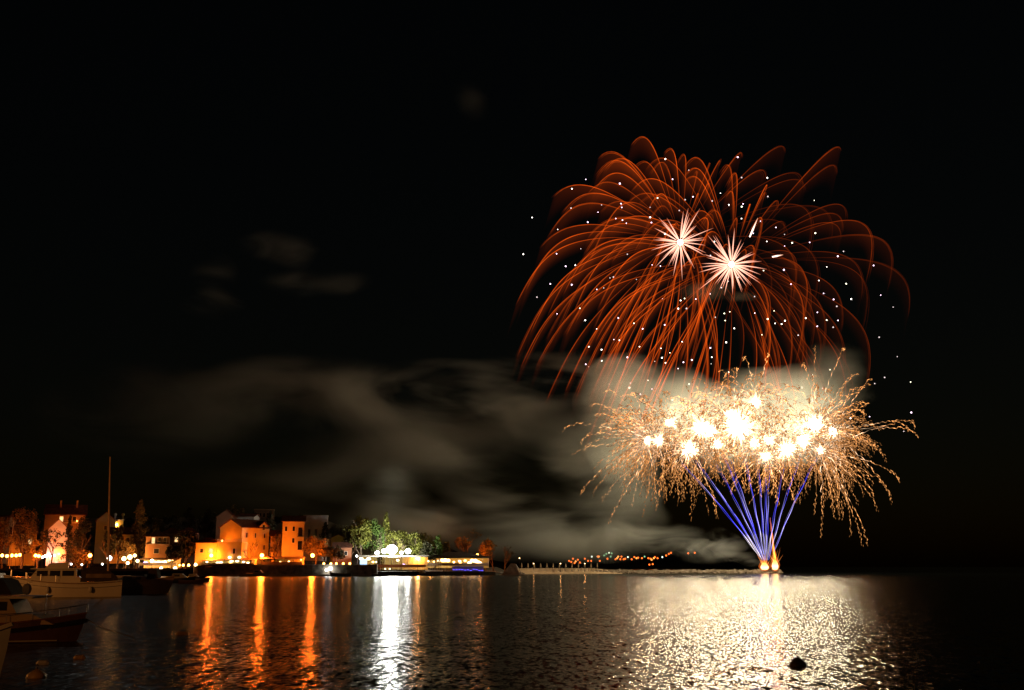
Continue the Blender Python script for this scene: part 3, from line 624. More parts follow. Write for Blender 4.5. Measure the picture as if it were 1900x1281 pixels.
def parasol(px, D, lab):
    q = W(px, 1056.5, D); z0 = 1.5; H = Z_(1045, D) - z0
    t = thing("folded_parasol", (q.x, D, z0), lab, "parasol", "folded parasols in a row on the beach")
    MB().tube([(q.x,D,z0-.4),(q.x,D,z0+H)], .07, 6).build("pole", M_WHT, t)
    MB().tube([(q.x,D,z0+H*.42),(q.x,D,z0+H*.5),(q.x,D,z0+H*.85),(q.x,D,z0+H*.97)], [.30,.34,.2,.06], 9).build("canopy", FAB, t)
    MB().tube([(q.x,D,z0-.3),(q.x,D,z0+.15)], [.35,.3], 9).build("base", M_GRY, t)
    return t
ords = ["first","second","third","fourth","fifth","sixth","seventh","eighth","ninth","tenth","eleventh","twelfth","thirteenth"]
p0 = parasol(968, 490, "first folded parasol from the left on the lit beach")
for i in range(1, 13):
    px = 968 + 11.7*i; q = W(px, 1056.5, 492+i*.6)
    dup(p0, (q.x, 492+i*.6, 1.5), ords[i] + " folded parasol from the left on the lit beach")
# sun loungers in rows below the parasols
lg = thing("sun_lounger", (W(972,1058,486).x, 486, 1.1), "pale sun lounger among many in rows on the beach", "sun lounger", "sun loungers in rows on the beach")
MB().box(-1,1,-.32,.32,.28,.36).build("frame", M_WHT, lg, local=True); MB().prism([(.3,.36),(1.0,.8),(1.0,.86),(.3,.42)], 'y', -.3, .3).build("backrest", FAB, lg, local=True)
for s_ in (-1,1): MB().box(s_*.8-.05, s_*.8+.05, -.3, .3, -.1, .28).build("leg", M_WHT, lg, local=True)
for r_ in range(3):
    for i in range(24):
        if r_ or i:
            D = 486 + r_*4.5; px = 966 + i*6.1 + random.uniform(-1,1)
            q = dup(lg, (X_(px, D), D, 1.0 + .45*r_)); q.rotation_euler = (0,0,random.uniform(-.2,.2))
globe_lamp(964, 1036, 470, "thin unlit-looking beach mast lamp at the left end of the sand", 30, "warm", .18, group=None, name="beach_lamp", base=1.0)
for i,(px,py_) in enumerate([(990,1049),(1040,1050),(1085,1050)]):
    globe_lamp(px, 1046, 483, ["small beach lamp above the left sun loungers", "small beach lamp above the middle sun loungers", "small beach lamp above the right sun loungers"][i], 60, "warm", .16, group="beach lamps", base=1.2, name="beach_lamp")

ROCK = surf("limestone", (.24, .20, .15), .95, .35, .8, .6)
bk0, bk1 = X_(1130, 505), X_(1447, 505)
MB().prism([(502, -.5), (503.5, .8), (505, 1.35), (508, 1.35), (510, -.5)], 'x', bk0, bk1).build("breakwater_core", ROCK, None, label="long low breakwater running out to the firing point", category="breakwater")
rk = MB()
for i in range(620):
    x = random.uniform(bk0-8, bk1+.3); y = random.uniform(501.2, 506); r = random.uniform(.25, .62)
    z = (y-501)*.30 + random.uniform(-.1,.2)
    rk.ball((x,y,z), r, 6, 4, (1.2,1,.75), jit=.22)
rk.build("boulders", ROCK, None, kind="stuff", label="pale boulders heaped along the breakwater", category="boulders")

# ------------------------------------------------------------------ firing point
mr = thing("mortar_rack", W(1427,1060,503.5), "rack of firework mortar tubes at the breakwater's tip", "mortar rack")
c0 = W(1420, 1055, 503.5); c1 = W(1438, 1055, 503.5)
MB().box(c0.x-1.5, c1.x+1.5, 502.6, 504.4, 1.35, 1.6).build("base", surf("timber", (.2,.13,.07), .9), mr)
for i in range(9):
    x = c0.x - 1.2 + (c1.x - c0.x + 2.4)*i/8; MB().tube([(x,503.5,1.6),(x+(i-4)*.03,503.5,2.5)], .14, 8).build("tube", IRON, mr)
FM = glow_mat("spark_heat", False); FA = glow_mat("ember_heat", True)
def flame(px, py, w, h, lab, power, tall=None):
    b0 = W(px, py+6, 503.5); s = 503.5/F
    t = thing("flame", b0, lab, "flame", "flames at the firing point")
    pts = [b0 + Vector((0,0,h*s*k)) for k in (-.05, .12, .3, .5, .7, .88, 1)]; rr = [w*s*k for k in (.35, .85, 1, .8, .5, .25, .05)]
    cl = [(1.6,.6,.2), (3,1.7,.8), (3,1.9,1), (2.6,1.2,.4), (3,.9,.15), (1.6,.35,.04), (.8,.12,.01)]
    MB().tube(pts, rr, 12, cl).build("core", FM, t, heat=True, smooth=True)
    MB().tube([b0 + Vector((0,0,h*s*k)) for k in (-.1,.15,.4,.7,1,1.35,1.7)], [w*s*k for k in (.7,1.3,1.5,1.2,.8,.4,.1)], 12, [(.22*k,.045*k,.005*k) for k in (1,1,1,.8,.6,.35,.1)]).build("outer_flame", FA, t, heat=True, smooth=True)
    for k in range(26):
        a = random.gauss(0, .38); L = random.uniform(6, 26)*s*1.3
        q = b0 + Vector((random.uniform(-1,1)*w*s*.5, random.uniform(-.5,.5), h*s*.4)); e = q + Vector((math.sin(a), random.uniform(-.3,.3), math.cos(a)))*L
        c_ = random.uniform(.1,.5)
        MB().tube([q, q.lerp(e,.5)+Vector((random.uniform(-.1,.1),0,0)), e], [.07,.06,.03], 3, [(3*c_,1.1*c_,.3*c_),(1.6*c_,.5*c_,.12*c_),(.4*c_,.1*c_,.02*c_)]).build("spark", FA, t, heat=True)
    if tall:
        q = [b0 + Vector((tall[0]*s*k + random.uniform(-.12,.12), 0, h*s*.8 + tall[1]*s*k)) for k in [i/12 for i in range(13)]]
        MB().tube(q, [.42*(1-i/14) + .08 for i in range(13)], 6, [(2.2*(1-i/13)**1.5+.12, .55*(1-i/13)**1.7+.03, .06) for i in range(13)]).build("tongue", FA, t, heat=True)
    point_light("flame_light", b0 + Vector((0,-1.2,h*s*.6)), power, (1,.38,.1), .9, t)
flame(1419, 1052, 7.5, 17, "left round flame at the firing point", 350)
flame(1438.5, 1052, 6, 24, "right taller teardrop flame at the firing point", 300, (-5, 75))

# ================================================================== FIREWORKS
FD_ = 505.0
def noise1(): return random.gauss(0, 1)
def unit():
    return Vector((noise1(), noise1(), noise1())).normalized()
# --- orange willow shells
def star_path(C, d, Rr, k=.9, G=10.8, wind=-2.8, T=5.0, n=40, t0=0.0):
    out = []
    for i in range(n+1):
        t = t0 + (T-t0)*i/n; e = 1 - math.exp(-k*t)
        out.append((t, C + d*Rr*e + Vector((wind*t*(t/T)**.5, 0, -G*(t - e/k)))))
    return out
dots1 = [(130,778),(52,1101),(355,883),(345,1097),(425,1207),(510,1198),(602,442),(480,525),(472,695),(902,479),(741,667),(710,731),(913,656),(919,689),(620,819),(866,787),(925,800),(959,828),(1168,688),(1169,776),(1180,822),(1234,606),(1303,263),(1509,361),(1366,441),(1477,621),(1546,595),(1715,632),(1788,564),(1862,666),(1425,716),(1299,922),(1735,990),(1700,1113),(558,1053),(968,1101),(1186,1195),(1259,1205)]
dots2 = [(231,246),(266,426),(492,428),(497,593),(906,627),(153,665),(279,658),(267,682),(265,787),(432,810),(368,917),(568,865),(488,988),(644,927),(644,1029),(711,1001),(865,997),(915,915),(1163,1076),(1113,1119),(1428,1200),(1016,1213),(638,1238),(459,1245)]
dots3 = [(172,340),(290,224),(478,231),(349,487),(550,438),(597,544),(698,619),(699,272),(760,259),(815,171),(845,163),(1048,184),(888,524),(1026,570),(1103,619),(849,714),(898,720),(629,777),(741,803),(742,901),(602,931),(627,953),(968,870),(1075,776),(1264,790),(1343,830),(1273,874),(1209,906),(1304,918),(1297,585),(1278,354),(1437,369),(1472,352),(1571,357),(1416,441),(1489,440),(1697,312),(1796,256),(1856,200),(1450,733),(1462,913),(1415,970),(1536,893),(1699,787),(1712,869),(1706,927),(1743,517),(1822,484),(1870,469),(1830,546),(1838,738),(807,1105),(995,1097),(986,1138),(1083,1195),(1149,1073),(1184,1149),(1365,1245),(1512,1105),(1861,1000)]
dots4 = [(236,165),(380,335),(701,225),(946,194),(988,307),(1076,360),(1104,421),(1187,222),(1231,357),(1491,322),(1600,428),(933,474),(831,525),(1015,542),(1115,545),(1072,605),(932,597),(552,461),(495,533),(561,571),(618,577),(648,548),(445,672),(764,675),(382,480),(201,615),(1477,693),(1637,864),(1044,979),(891,1025),(978,1143),(1438,1101),(1525,1047),(1754,1087),(796,1136)]
dots6 = [(1570,549),(1035,600),(1203,585),(1504,715)]
DOTS = [(960+x/4.745, 240+y/4.745) for x, y in dots1] + [(1320+x/4.745, 240+y/4.745) for x, y in dots2] + [(960+x/4.745, 480+y/4.745) for x, y in dots3] + [(1320+x/4.745, 480+y/4.745) for x, y in dots4] + [(1360+x/4.745, 650+y/4.745) for x, y in dots6]
starm = [emis("star_white", (1,.9,.82), 5), emis("star_violet", (1,.72,.95), 4), emis("star_yellow", (.95,.9,.65), 4), emis("star_dim", (1,.8,.8), 1.3)]
def willow(cx, cy_, lab, seed, ntr, Rr, spikes, power, dots):
    rnd = random.Random(seed); random.seed(seed)
    C = W(cx, cy_, FD_); t = thing("firework_burst", C, lab, "firework", "orange willow fireworks")
    MB().ball(C, 1.35, 12, 8).build("core", emis("shell_core", (1,.93,.7), 25), t, smooth=True)
    # white-hot streaks
    for i in range(spikes):
        f_ = (i+.5)/spikes; z = 1 - 2*f_; a = i*2.39996 + rnd.uniform(-.6,.6); z = max(-.99, min(.99, z + rnd.uniform(-.12,.12)))
        d = Vector((math.sqrt(1-z*z)*math.cos(a), math.sqrt(1-z*z)*math.sin(a), z))
        L0 = rnd.uniform(1.4, 3.0); L1 = rnd.uniform(11.5, 20); wk = rnd.uniform(.65, 1.25)
        pts = []; rr = []; cl = []
        for k in range(9):
            q = k/8; L = L0 + (L1-L0)*q
            pts.append(C + d*L + Vector((-.25*q, 0, -.7*q*q)))
            w = math.sin(math.pi*min(1, q*.82+.12))**.8
            rr.append(.03 + .27*w*wk*(1-q*.5)); h = (1-q)**.7
            cl.append((2.0*h+.5, 1.15*h+.09, .85*h+.03))
        MB().tube(pts, rr, 5, cl).build("white_streak", FM, t, heat=True)
    # ember trails with falling veils
    for i in range(ntr):
        f_ = (i+.5)/ntr; z = 1 - 2*f_; z = z*.97 + .03; a = i*2.39996 + rnd.uniform(-.3,.3)
        s_ = math.sqrt(max(0, 1-z*z)); d = Vector((s_*math.cos(a), s_*math.sin(a), z))
        rr_ = Rr * rnd.uniform(.80, 1.06) * (1.07 if d.x < -.3 and d.z > .1 else 1) * (.95 if d.x < -.6 else 1.27 if d.x > .4 and rnd.random() < .65 else 1); T_ = rnd.uniform(4.0, 5.4) * (.74 if d.z > .35 else 1)
        n = 36; P = star_path(C, d, rr_, T=T_, n=n, t0=.22)
        br = rnd.uniform(.45, 1.15)
        if d.x > .15: br *= 1 - .8*min(1, (d.x-.15)/.55)
        mb = MB()
        for st in range(3):
            cl = []; rad = []; pts = []; of = unit()*rnd.uniform(.3, .9); ph = rnd.uniform(0, 6); gs = (1, .6, .4)[st]
            for k, (tt, p) in enumerate(P):
                q = k/n; g = min(1, max(0, q-.03)/.30) * (1 - q)**.75 * (1 if q < .9 else (1-q)/.1)
                g *= .75 + .25*math.sin(q*17 + ph) * math.sin(q*41 + ph*2)
                h = .40*g*br*gs; cl.append((h, h*.105, h*.004)); rad.append(.10 + .12*q); pts.append(p + of*(q*1.6 if st else 0))
            mb.tube(pts, rad, 4, cl, caps=False)
        vs = []; cs = []; fs = []; nc = 5
        for k, (tt, p) in enumerate(P):
            q = k/n; Lv = 3 + 15*q
            g = min(1, max(0, q-.08)/.25) * max(0, 1-q)**.6
            for j in range(nc+1):
                s = j/nc
                vs.append(p + Vector((-.28, .1*math.sin(a), -1.0)) * (Lv*s)); h = .085*g*br*(1-s)**1.4; cs.append((h, h*.12, h*.012))
        for k in range(n):
            for j in range(nc): fs.append((k*(nc+1)+j, k*(nc+1)+j+1, (k+1)*(nc+1)+j+1, (k+1)*(nc+1)+j))
        mb.add(vs, fs, cs)
        mb.build("ember_trail", FA, t, heat=True)
    for (px, py_) in dots:
        r0 = math.hypot(px-cx, py_-cy_)*.25; dd = math.sqrt(max(9, 78**2 - min(r0, 76)**2)) * rnd.uniform(-.9,.9)
        p = W(px, py_, FD_ + dd*.8)
        MB().ball(p, rnd.uniform(.20,.40), 7, 5).build("star", starm[rnd.choice((0,0,1,1,2,3,3))], t, smooth=True)
    point_light("burst_light", C, power, (1,.42,.16), 1.5, t)
CA, CB = (1262, 450), (1357, 491)
da = [d for d in DOTS if math.hypot(d[0]-CA[0], d[1]-CA[1]) < math.hypot(d[0]-CB[0], d[1]-CB[1]) - 8]; db = [d for d in DOTS if d not in da]
if len(da) > 96: db += da[96:]; da = da[:96]
if len(db) > 98: da += db[98:]; db = db[:98]
willow(CA[0], CA[1], "upper left orange firework with white-hot streaks at its centre", 3, 97, 72, 54, 60000, da)
willow(CB[0], CB[1], "right orange firework whose white centre sits lower", 5, 99, 74, 62, 70000, db)
# loose white streaks
for q0, q1, lab in [((1391,440),(1406,405),"short lone white streak above the right orange centre"), ((1433,477),(1453,473),"short lone white streak right of the right orange centre")]:
    a, b_ = W(*q0, FD_-10), W(*q1, FD_-10)
    MB().tube([a, a.lerp(b_,.4), b_], [.3,.4,.08], 6, [(3,2,1.6),(3,1.9,1.5),(1,.4,.2)]).build("spark_streak", FM, None, heat=True, label=lab, category="firework")

# --- golden crackling bursts
random.seed(21)
CORES = [(1201,817,6),(1222,818,8),(1243,784,8),(1280,832,14),(1300,795,12),(1318,801,10),(1331,825,9),(1357,770,9),(1371,792,20),(1401,747,8),(1400,822,8),(1427,818,9),(1421,847,7),(1458,832,13),(1492,817,10),(1512,790,15),(1545,800,10),(1522,836,6.5)]
glab = ["leftmost", "second from left", "small one high at the left", "big one low at the left", "fourth bright one from the left", "close companion right of the fourth", "low one left of the middle", "small one touching the biggest at its upper left", "biggest, at the middle", "highest and separate, above the middle", "low one just right of the middle", "next to it further right", "lowest, just over the blue fan", "wide low one right of the middle", "medium one left of the right-hand big one", "big one at the right", "rightmost", "small low one at the right over the last blue tail"]
def gold_trail(mb, C, d, v, T, heat0, r0=.13, wild=.5, joined=False):
    J = []; JR = []; JC = []
    """one crackling trail: a chain of comma-shaped sparks along a ballistic arc"""
    k = 1.35; G = 4.3; t = random.uniform(.1, .3); wind = -1.0
    def P(t): e = 1-math.exp(-k*t); return C + d*v*e + Vector((wind*t, 0, -G*(t - e/k)))
    while t < T:
        dt = random.uniform(.05, .14); p0 = P(t); p1 = P(t+dt)
        dr = (p1-p0); L = max(1.1, min(3.4, dr.length))
        dr = (dr.normalized() + unit()*wild*.8 + Vector((0,0,-.15))).normalized()
        base = p0 + unit()*random.uniform(0, .9)
        side = dr.orthogonal().normalized()*random.uniform(-.4,.4)
        q = t/T; h = heat0 * (1-q)**.55 * random.choice((.35,.7,1,1,1.6)) + .06
        hot = max(0, 1 - q*3.2)
        h *= .85; c = (1.0*h, (.40+.40*hot)*h, (.115+.45*hot)*h)
        if joined:
            J += [base, base+dr*L*.5+side, base+dr*L+side*.2]; JR += [r0*.7, r0*1.0, r0*.6]; k_ = random.choice((.08, .25, .55)); JC += [tuple(x*k_ for x in c), tuple(x*1.2 for x in c), tuple(x*k_ for x in c)]
        else: mb.tube([base, base+dr*L*.5+side, base+dr*L+side*.2], [r0*.6, r0*1.15, r0*.35], 3, [tuple(x*.5 for x in c), c, tuple(x*.3 for x in c)], caps=False)
        t += dt*random.uniform(.7, 1.7)
    if joined and len(J) > 2: mb.tube(J, JR, 3, JC, caps=False)
for i, (cx, cy_, r) in enumerate(CORES):
    C = W(cx, cy_, FD_ + random.uniform(-16, 10)); rr = r*FD_/F
    t = thing("firework_burst", C, "golden crackling burst, white core: " + glab[i], "firework", "golden crackling fireworks")
    MB().ball(C, rr*.6, 12, 8, jit=.06).build("core", emis("burst_core", (1,.95,.82), 40), t, smooth=True)
    left = max(0, (1300-cx)/100); right = max(0, (cx-1440)/110)
    def direction(mode):
        d = unit()
        if left > .3 and random.random() < .6: d.x = -abs(d.x)
        if right > .3 and random.random() < .6: d.x = abs(d.x)
        if mode == 'up': d.z = abs(d.z)
        return d.normalized()
    for k in range(16):
        mb = MB(); d = direction(0)
        gold_trail(mb, C, d, random.uniform(24, 36)*(1+.12*(left>.5)+.42*(right>.4)) * (.7 if d.z < -.3 and left+right < .2 else 1), random.uniform(1.7, 2.7), 1.15, .14, .3, True)
        mb.build("spark_trail", FA, t, heat=True)
    mb = MB()
    for k in range(66 + (45 if (left > .1 or right > .3) else 0)):
        d = direction(0)
        gold_trail(mb, C, d, random.uniform(13, 32) * (.65 if d.z < -.3 and left+right < .2 else 1), random.uniform(1.1, 2.5), 1.5, .135, .6)
    mb.build("spark_spray", FM, t, heat=True, kind="stuff")
    mb = MB()
    for k in range(int(40 + r*9)):
        d = unit(); a_ = C + d*rr*random.uniform(.4, 1.0); e_ = a_ + (d + unit()*.4)*rr*random.uniform(.3, 1.5); h = random.uniform(.4, 1.7)
        mb.tube([a_, a_.lerp(e_, .5), e_], [.25, .2, .05], 3, [(h, h*.86, h*.62), (h*.7, h*.56, h*.34), (h*.3, h*.18, h*.08)], caps=False)
    mb.build("hot_sparks", FA, t, heat=True, kind="stuff")
    point_light("burst_light", C + Vector((0, 0, 0)), (21500 + 105*r*r), GOLD, rr*.9, t)

# --- blue comet tails fanning up from the firing point
random.seed(4)
TOPS = [(1262,858,1414,1.0),(1287,852,1414,.8),(1300,868,1415,1.2),(1326,858,1416,.9),(1338,838,1417,1.0),(1352,852,1417,.9),(1377,833,1419,1.2),(1404,842,1420,1.0),(1420,856,1421,.8),(1427,858,1422,.8),(1454,862,1424,1.0),(1488,836,1425,.9),(1518,842,1436,1.1)]
for i, (tx, ty, bx, br) in enumerate(TOPS):
    b0 = W(bx, 1040 if bx < 1430 else 1024, 503.5); top = W(tx, ty, 503.5 + random.uniform(-8, 4))
    t = thing("comet_tail", b0, (ords[i] if i else "leftmost") + (" from left of the blue-violet comet tails in the fan" if i else " blue-violet comet tail of the fan"), "firework", "blue comet tails in a fan")
    for sgn in (-1, 1):
        n = 34; pts = []; rad = []; cl = []; ph = random.uniform(0, 6)
        bow = (tx - bx) * .02
        for k in range(n+1):
            q = k/n; p = b0.lerp(top, q)
            p.x += -bow*math.sin(math.pi*q)*.5 + sgn*(.14 + .42*q*abs(math.sin(3.1*q+ph))) + math.sin(q*23+ph)*.14
            p.z += 0
            pts.append(p)
            fl = .35 + .65*abs(math.sin(q*8.5 + ph)) ; g = (1 - q)**.28 * min(1, q*8+.25) * br * fl * (1.5 if sgn > 0 else .45)
            w = abs(math.sin(q*5+ph*1.7))**2*.6 + (.5 if q < .25 else .1)
            cl.append(((.10+1.5*w*w)*g, (.10+1.3*w*w)*g, 1.8*g)); rad.append(.05 + .055*math.sin(math.pi*min(1, q+.15)))
        MB().tube(pts, rad, 5, cl).build("strand", FM, t, heat=True)

# ================================================================== SMOKE
def smoke(name, D0, D1, outline, blobs, dens, label, color=(.84,.92,.90), nscale=.018, stretch=(.55,.8,1.25), thr=.42, steps=26, detail=4, rot=0.0, gain=3.2):
    """closed hull (outline in photograph directions at mid depth) holding an uneven volume; blobs = (px, py, rx, ry, weight)"""
    Dm = (D0+D1)/2; s = Dm/F; cx = sum(o[0] for o in outline)/len(outline); cz = sum(o[1] for o in outline)/len(outline)
    org = W(cx, cz, Dm); pts = []
    n = len(outline)
    for i in range(n):
        for k in range(4):
            a, b_ = outline[i], outline[(i+1) % n]; pts.append((a[0]+(b_[0]-a[0])*k/4, a[1]+(b_[1]-a[1])*k/4))
    sm = [((pts[i-1][0]+2*p[0]+pts[(i+1) % len(pts)][0])/4, (pts[i-1][1]+2*p[1]+pts[(i+1) % len(pts)][1])/4) for i, p in enumerate(pts)]
    N = len(sm); v = []; f = []; rings = [(0,.62),(.12,.86),(.35,1),(.65,1),(.88,.86),(1,.62)]
    for (q, k) in rings:
        for (x, y) in sm:
            p = W(x, y, Dm); v.append((org.x+(p.x-org.x)*k, D0+(D1-D0)*q, org.z+(p.z-org.z)*k))
    for r in range(len(rings)-1):
        for i in range(N): f.append((r*N+i, r*N+(i+1) % N, (r+1)*N+(i+1) % N, (r+1)*N+i))
    v.append((org.x, D0, org.z)); v.append((org.x, D1, org.z))
    for i in range(N): f.append((len(v)-2, (i+1) % N, i)); f.append((len(v)-1, (len(rings)-1)*N+i, (len(rings)-1)*N+(i+1) % N))
    m, nt, out = nodes("smoke_" + name); L = nt.links.new
    geo = nt.nodes.new("ShaderNodeNewGeometry")
    sb = nt.nodes.new("ShaderNodeMapping"); sb.inputs["Rotation"].default_value = (0, rot, 0); sb.inputs["Scale"].default_value = stretch
    L(geo.outputs["Position"], sb.inputs[0])
    nz = nt.nodes.new("ShaderNodeTexNoise"); nz.inputs["Scale"].default_value = nscale; nz.inputs["Detail"].default_value = detail; nz.inputs["Distortion"].default_value = 1.1; nz.inputs["Roughness"].default_value = .58
    L(sb.outputs[0], nz.inputs["Vector"])
    def M(op, a, b=None, c=None):
        q = nt.nodes.new("ShaderNodeMath"); q.operation = op
        for i, x in enumerate((a, b, c)):
            if x is None: continue
            if isinstance(x, (int, float)): q.inputs[i].default_value = x
            else: L(x, q.inputs[i])
        return q.outputs[0]
    wz = nt.nodes.new("ShaderNodeTexNoise"); wz.inputs["Scale"].default_value = nscale*1.3; wz.inputs["Detail"].default_value = 2; L(sb.outputs[0], wz.inputs["Vector"])
    ws = nt.nodes.new("ShaderNodeVectorMath"); ws.operation = 'SUBTRACT'; L(wz.outputs["Color"], ws.inputs[0]); ws.inputs[1].default_value = (.5,.5,.5)
    wm = nt.nodes.new("ShaderNodeVectorMath"); wm.operation = 'MULTIPLY_ADD'; L(ws.outputs[0], wm.inputs[0]); q_ = .95/nscale; wm.inputs[1].default_value = (q_, q_*.3, q_*.5); L(geo.outputs["Position"], wm.inputs[2])
    tot = None
    for (bx, by, rx, ry, w) in blobs:
        c = W(bx, by, Dm)
        vm = nt.nodes.new("ShaderNodeVectorMath"); vm.operation = 'SUBTRACT'; L(wm.outputs[0], vm.inputs[0]); vm.inputs[1].default_value = c
        vd = nt.nodes.new("ShaderNodeVectorMath"); vd.operation = 'MULTIPLY'; L(vm.outputs[0], vd.inputs[0]); vd.inputs[1].default_value = (1/(rx*s), 2.2/(D1-D0), 1/(ry*s))
        dt = nt.nodes.new("ShaderNodeVectorMath"); dt.operation = 'DOT_PRODUCT'; L(vd.outputs[0], dt.inputs[0]); L(vd.outputs[0], dt.inputs[1])
        g = M('MULTIPLY', M('POWER', M('MAXIMUM', M('SUBTRACT', 1, dt.outputs["Value"]), 0), 1.5), w)
        tot = g if tot is None else M('ADD', tot, g)
    nn = M('MULTIPLY', M('MAXIMUM', M('SUBTRACT', nz.outputs[0], thr), 0), gain)
    dn = M('MULTIPLY', M('MULTIPLY', tot, nn), dens)
    pv = nt.nodes.new("ShaderNodeVolumePrincipled"); pv.inputs["Color"].default_value = (*color, 1); pv.inputs["Anisotropy"].default_value = 0.0
    L(dn, pv.inputs["Density"]); L(pv.outputs[0], out.inputs["Volume"])
    m.cycles.volume_step_rate = 10.0/steps
    return MB().add(v, f).build("smoke", m, None, smooth=True, kind="stuff", label=label, category="smoke")

smoke("bank", 516, 630, [(40,760),(180,640),(420,625),(700,610),(900,610),(1060,615),(1200,660),(1270,860),(1270,950),(1200,1046),(960,1048),(860,1030),(740,975),(560,980),(320,950),(100,900)],
      [(300,770,300,100,.55),(560,735,300,75,1.1),(820,730,260,70,1.5),(1000,700,190,62,1.5),(760,860,300,90,.5),(560,900,260,70,.4),(960,960,210,90,1.0),(1120,870,120,150,1.1),(880,790,240,80,.9),(1080,1000,120,50,.9)],
      .05, "wide grey smoke bank drifting left over the town", nscale=.016, steps=34, rot=.22, stretch=(.6,.8,1.4), thr=.43, gain=3.0, detail=4)
smoke("burst", 503, 590, [(1060,720),(1110,665),(1200,660),(1330,690),(1450,690),(1500,640),(1600,650),(1620,760),(1600,860),(1450,880),(1250,880),(1120,900),(1070,820)],
      [(1150,740,100,100,1.1),(1240,760,110,90,.9),(1330,790,130,80,1.3),(1450,760,150,90,1.7),(1540,720,80,90,.35),(1400,820,170,60,1.2),(1130,850,80,60,.5)],
      .06, "bright smoke glowing behind the golden bursts", nscale=.03, steps=24, thr=.38, gain=3.0, detail=5)
smoke("launch", 506.5, 524, [(1120,955),(1200,945),(1290,965),(1360,985),(1400,1020),(1424,1046),(1424,1056),(1380,1056),(1280,1052),(1180,1040),(1120,1000)],
      [(1400,1046,36,10,1.6),(1360,1036,56,15,1.3),(1310,1020,66,26,1.2),(1240,1000,76,34,1.0),(1170,985,70,36,.8),(1345,1004,50,26,1.0)],
      .055, "low smoke trail blowing left from the firing point", nscale=.075, steps=22, detail=5, thr=.40, rot=-.35, stretch=(.5,.8,1.4))
smoke("flood", 398, 480, [(560,960),(600,870),(690,800),(780,800),(870,860),(930,940),(930,1020),(860,1040),(740,1030),(640,1010)],
      [(722,925,70,75,.9),(790,965,75,42,1.3),(700,975,80,50,.8),(840,985,60,36,.35),(740,1000,70,30,.6)],
      .03, "pale smoke lit by the floodlights above the green trees", nscale=.035, steps=18, thr=.42, rot=.5, stretch=(.5,.8,1.3), color=(.8,.95,.9), gain=3)
smoke("puff_a", 520, 560, [(440,440),(490,420),(560,425),(600,460),(560,500),(480,505),(440,475)], [(500,458,60,34,.9),(545,468,55,34,.8)], .020, "faint round smoke puff high at the left", nscale=.06, steps=16, thr=.4, gain=3, detail=5)
smoke("puff_b", 520, 560, [(470,520),(560,500),(660,490),(700,515),(650,550),(540,560),(470,550)], [(560,522,80,28,.8),(640,528,70,24,.8)], .020, "thin flat smoke streak right below the round puff", nscale=.04, steps=16, thr=.42, gain=3, detail=5)
smoke("puff_c", 520, 560, [(310,540),(370,470),(430,470),(460,540),(450,590),(390,600),(330,575)], [(400,500,55,40,.5),(390,560,70,38,1)], .026, "dim smoke wisp left below the round puff", nscale=.04, steps=16, thr=.42, gain=3, detail=5)
smoke("puff_d", 520, 560, [(835,165),(870,150),(905,165),(910,200),(885,225),(850,215)], [(872,187,38,34,1)], .012, "smallest faint puff high above the smoke bank", nscale=.04, steps=14, thr=.3, gain=2)
smoke("puff_e", 506, 520, [(1225,500),(1300,520),(1400,535),(1410,560),(1340,570),(1250,560)], [(1310,540,60,24,1),(1380,552,34,12,.8)], .010, "small wisp of smoke beneath the orange bursts", nscale=.06, steps=12, thr=.32, gain=2.4)

# ================================================================== BOATS
def hull(L, B, H, sheer=.5, rake=.9, transom=.75, n=16, keel=.45):
    """bow toward +x from x=0 (stern) to x=L; waterline z=0; returns MB and sheer points"""
    mb = MB(); rows = []; sh_ = []
    for i in range(n+1):
        t = i/n
        b_ = B/2 * (transom + (1-transom)*math.sin(min(1, t*2.2)*math.pi/2)) * (1 - max(0, (t-.45)/.55)**2.2)
        z1 = H * (1 + sheer*(t-.35)**2*2.2 - .06) ; x = L*t
        xr = rake * max(0, (t-.7)/.3)**1.5
        row = [(x - xr*.9, 0, -keel*(1-t*.4)), (x - xr*.7, b_*.55, -keel*.5), (x - xr*.45, b_*.86, .02), (x - xr*.15, b_*.97, z1*.55), (x, b_, z1)]
        rows.append(row); sh_.append((x, b_, z1))
    v = []; f = []
    for row in rows:
        v += [p for p in row] + [(p[0], -p[1], p[2]) for p in row[1:]]
    m_ = 9
    for i in range(n):
        a = i*m_; b0 = (i+1)*m_
        for j in range(4): f.append((a+j, b0+j, b0+j+1, a+j+1))
        f.append((a, a+5, b0+5, b0))
        for j in range(5, 8): f.append((a+j, a+j+1, b0+j+1, b0+j))
        f.append((a+4, b0+4, b0+8, a+8))   # deck
    f.append((0,1,2,3,4,8,7,6,5))
    mb.add(v, f)
    return mb, sh_
def boat_base(loc, rz, label, cat="boat", name="motor_boat", group=None): return thing(name, loc, label, cat, group, R(rz))
GEL = surf("white_gelcoat", (.62,.60,.56), .35, .08, .5, .03, 0, .5); WOOD = surf("varnished_wood", (.26,.11,.05), .4, .35, 3, .1, 0, .5)
NAVY = surf("dark_hull_paint", (.03,.03,.04), .35, .2, 1, .03, 0, .5); TEAK = surf("deck_wood", (.3,.2,.12), .7, .3, 4, .2); CVR = surf("dark_canvas", (.045,.035,.03), .9, .2, 3, .2)
CHROME = surf("steel_rail", (.6,.6,.6), .25, .05, 3, 0, 1)
def rail(mb, sh_, i0, i1, h, step=2, r=.02):
    for s in (1, -1):
        P = [(x, s*(b_-.06), z+h) for x, b_, z in sh_[i0:i1]]
        mb.tube(P, r, 5)
        for x, b_, z in sh_[i0:i1:step]: mb.tube([(x, s*(b_-.06), z), (x, s*(b_-.06), z+h)], r, 5)
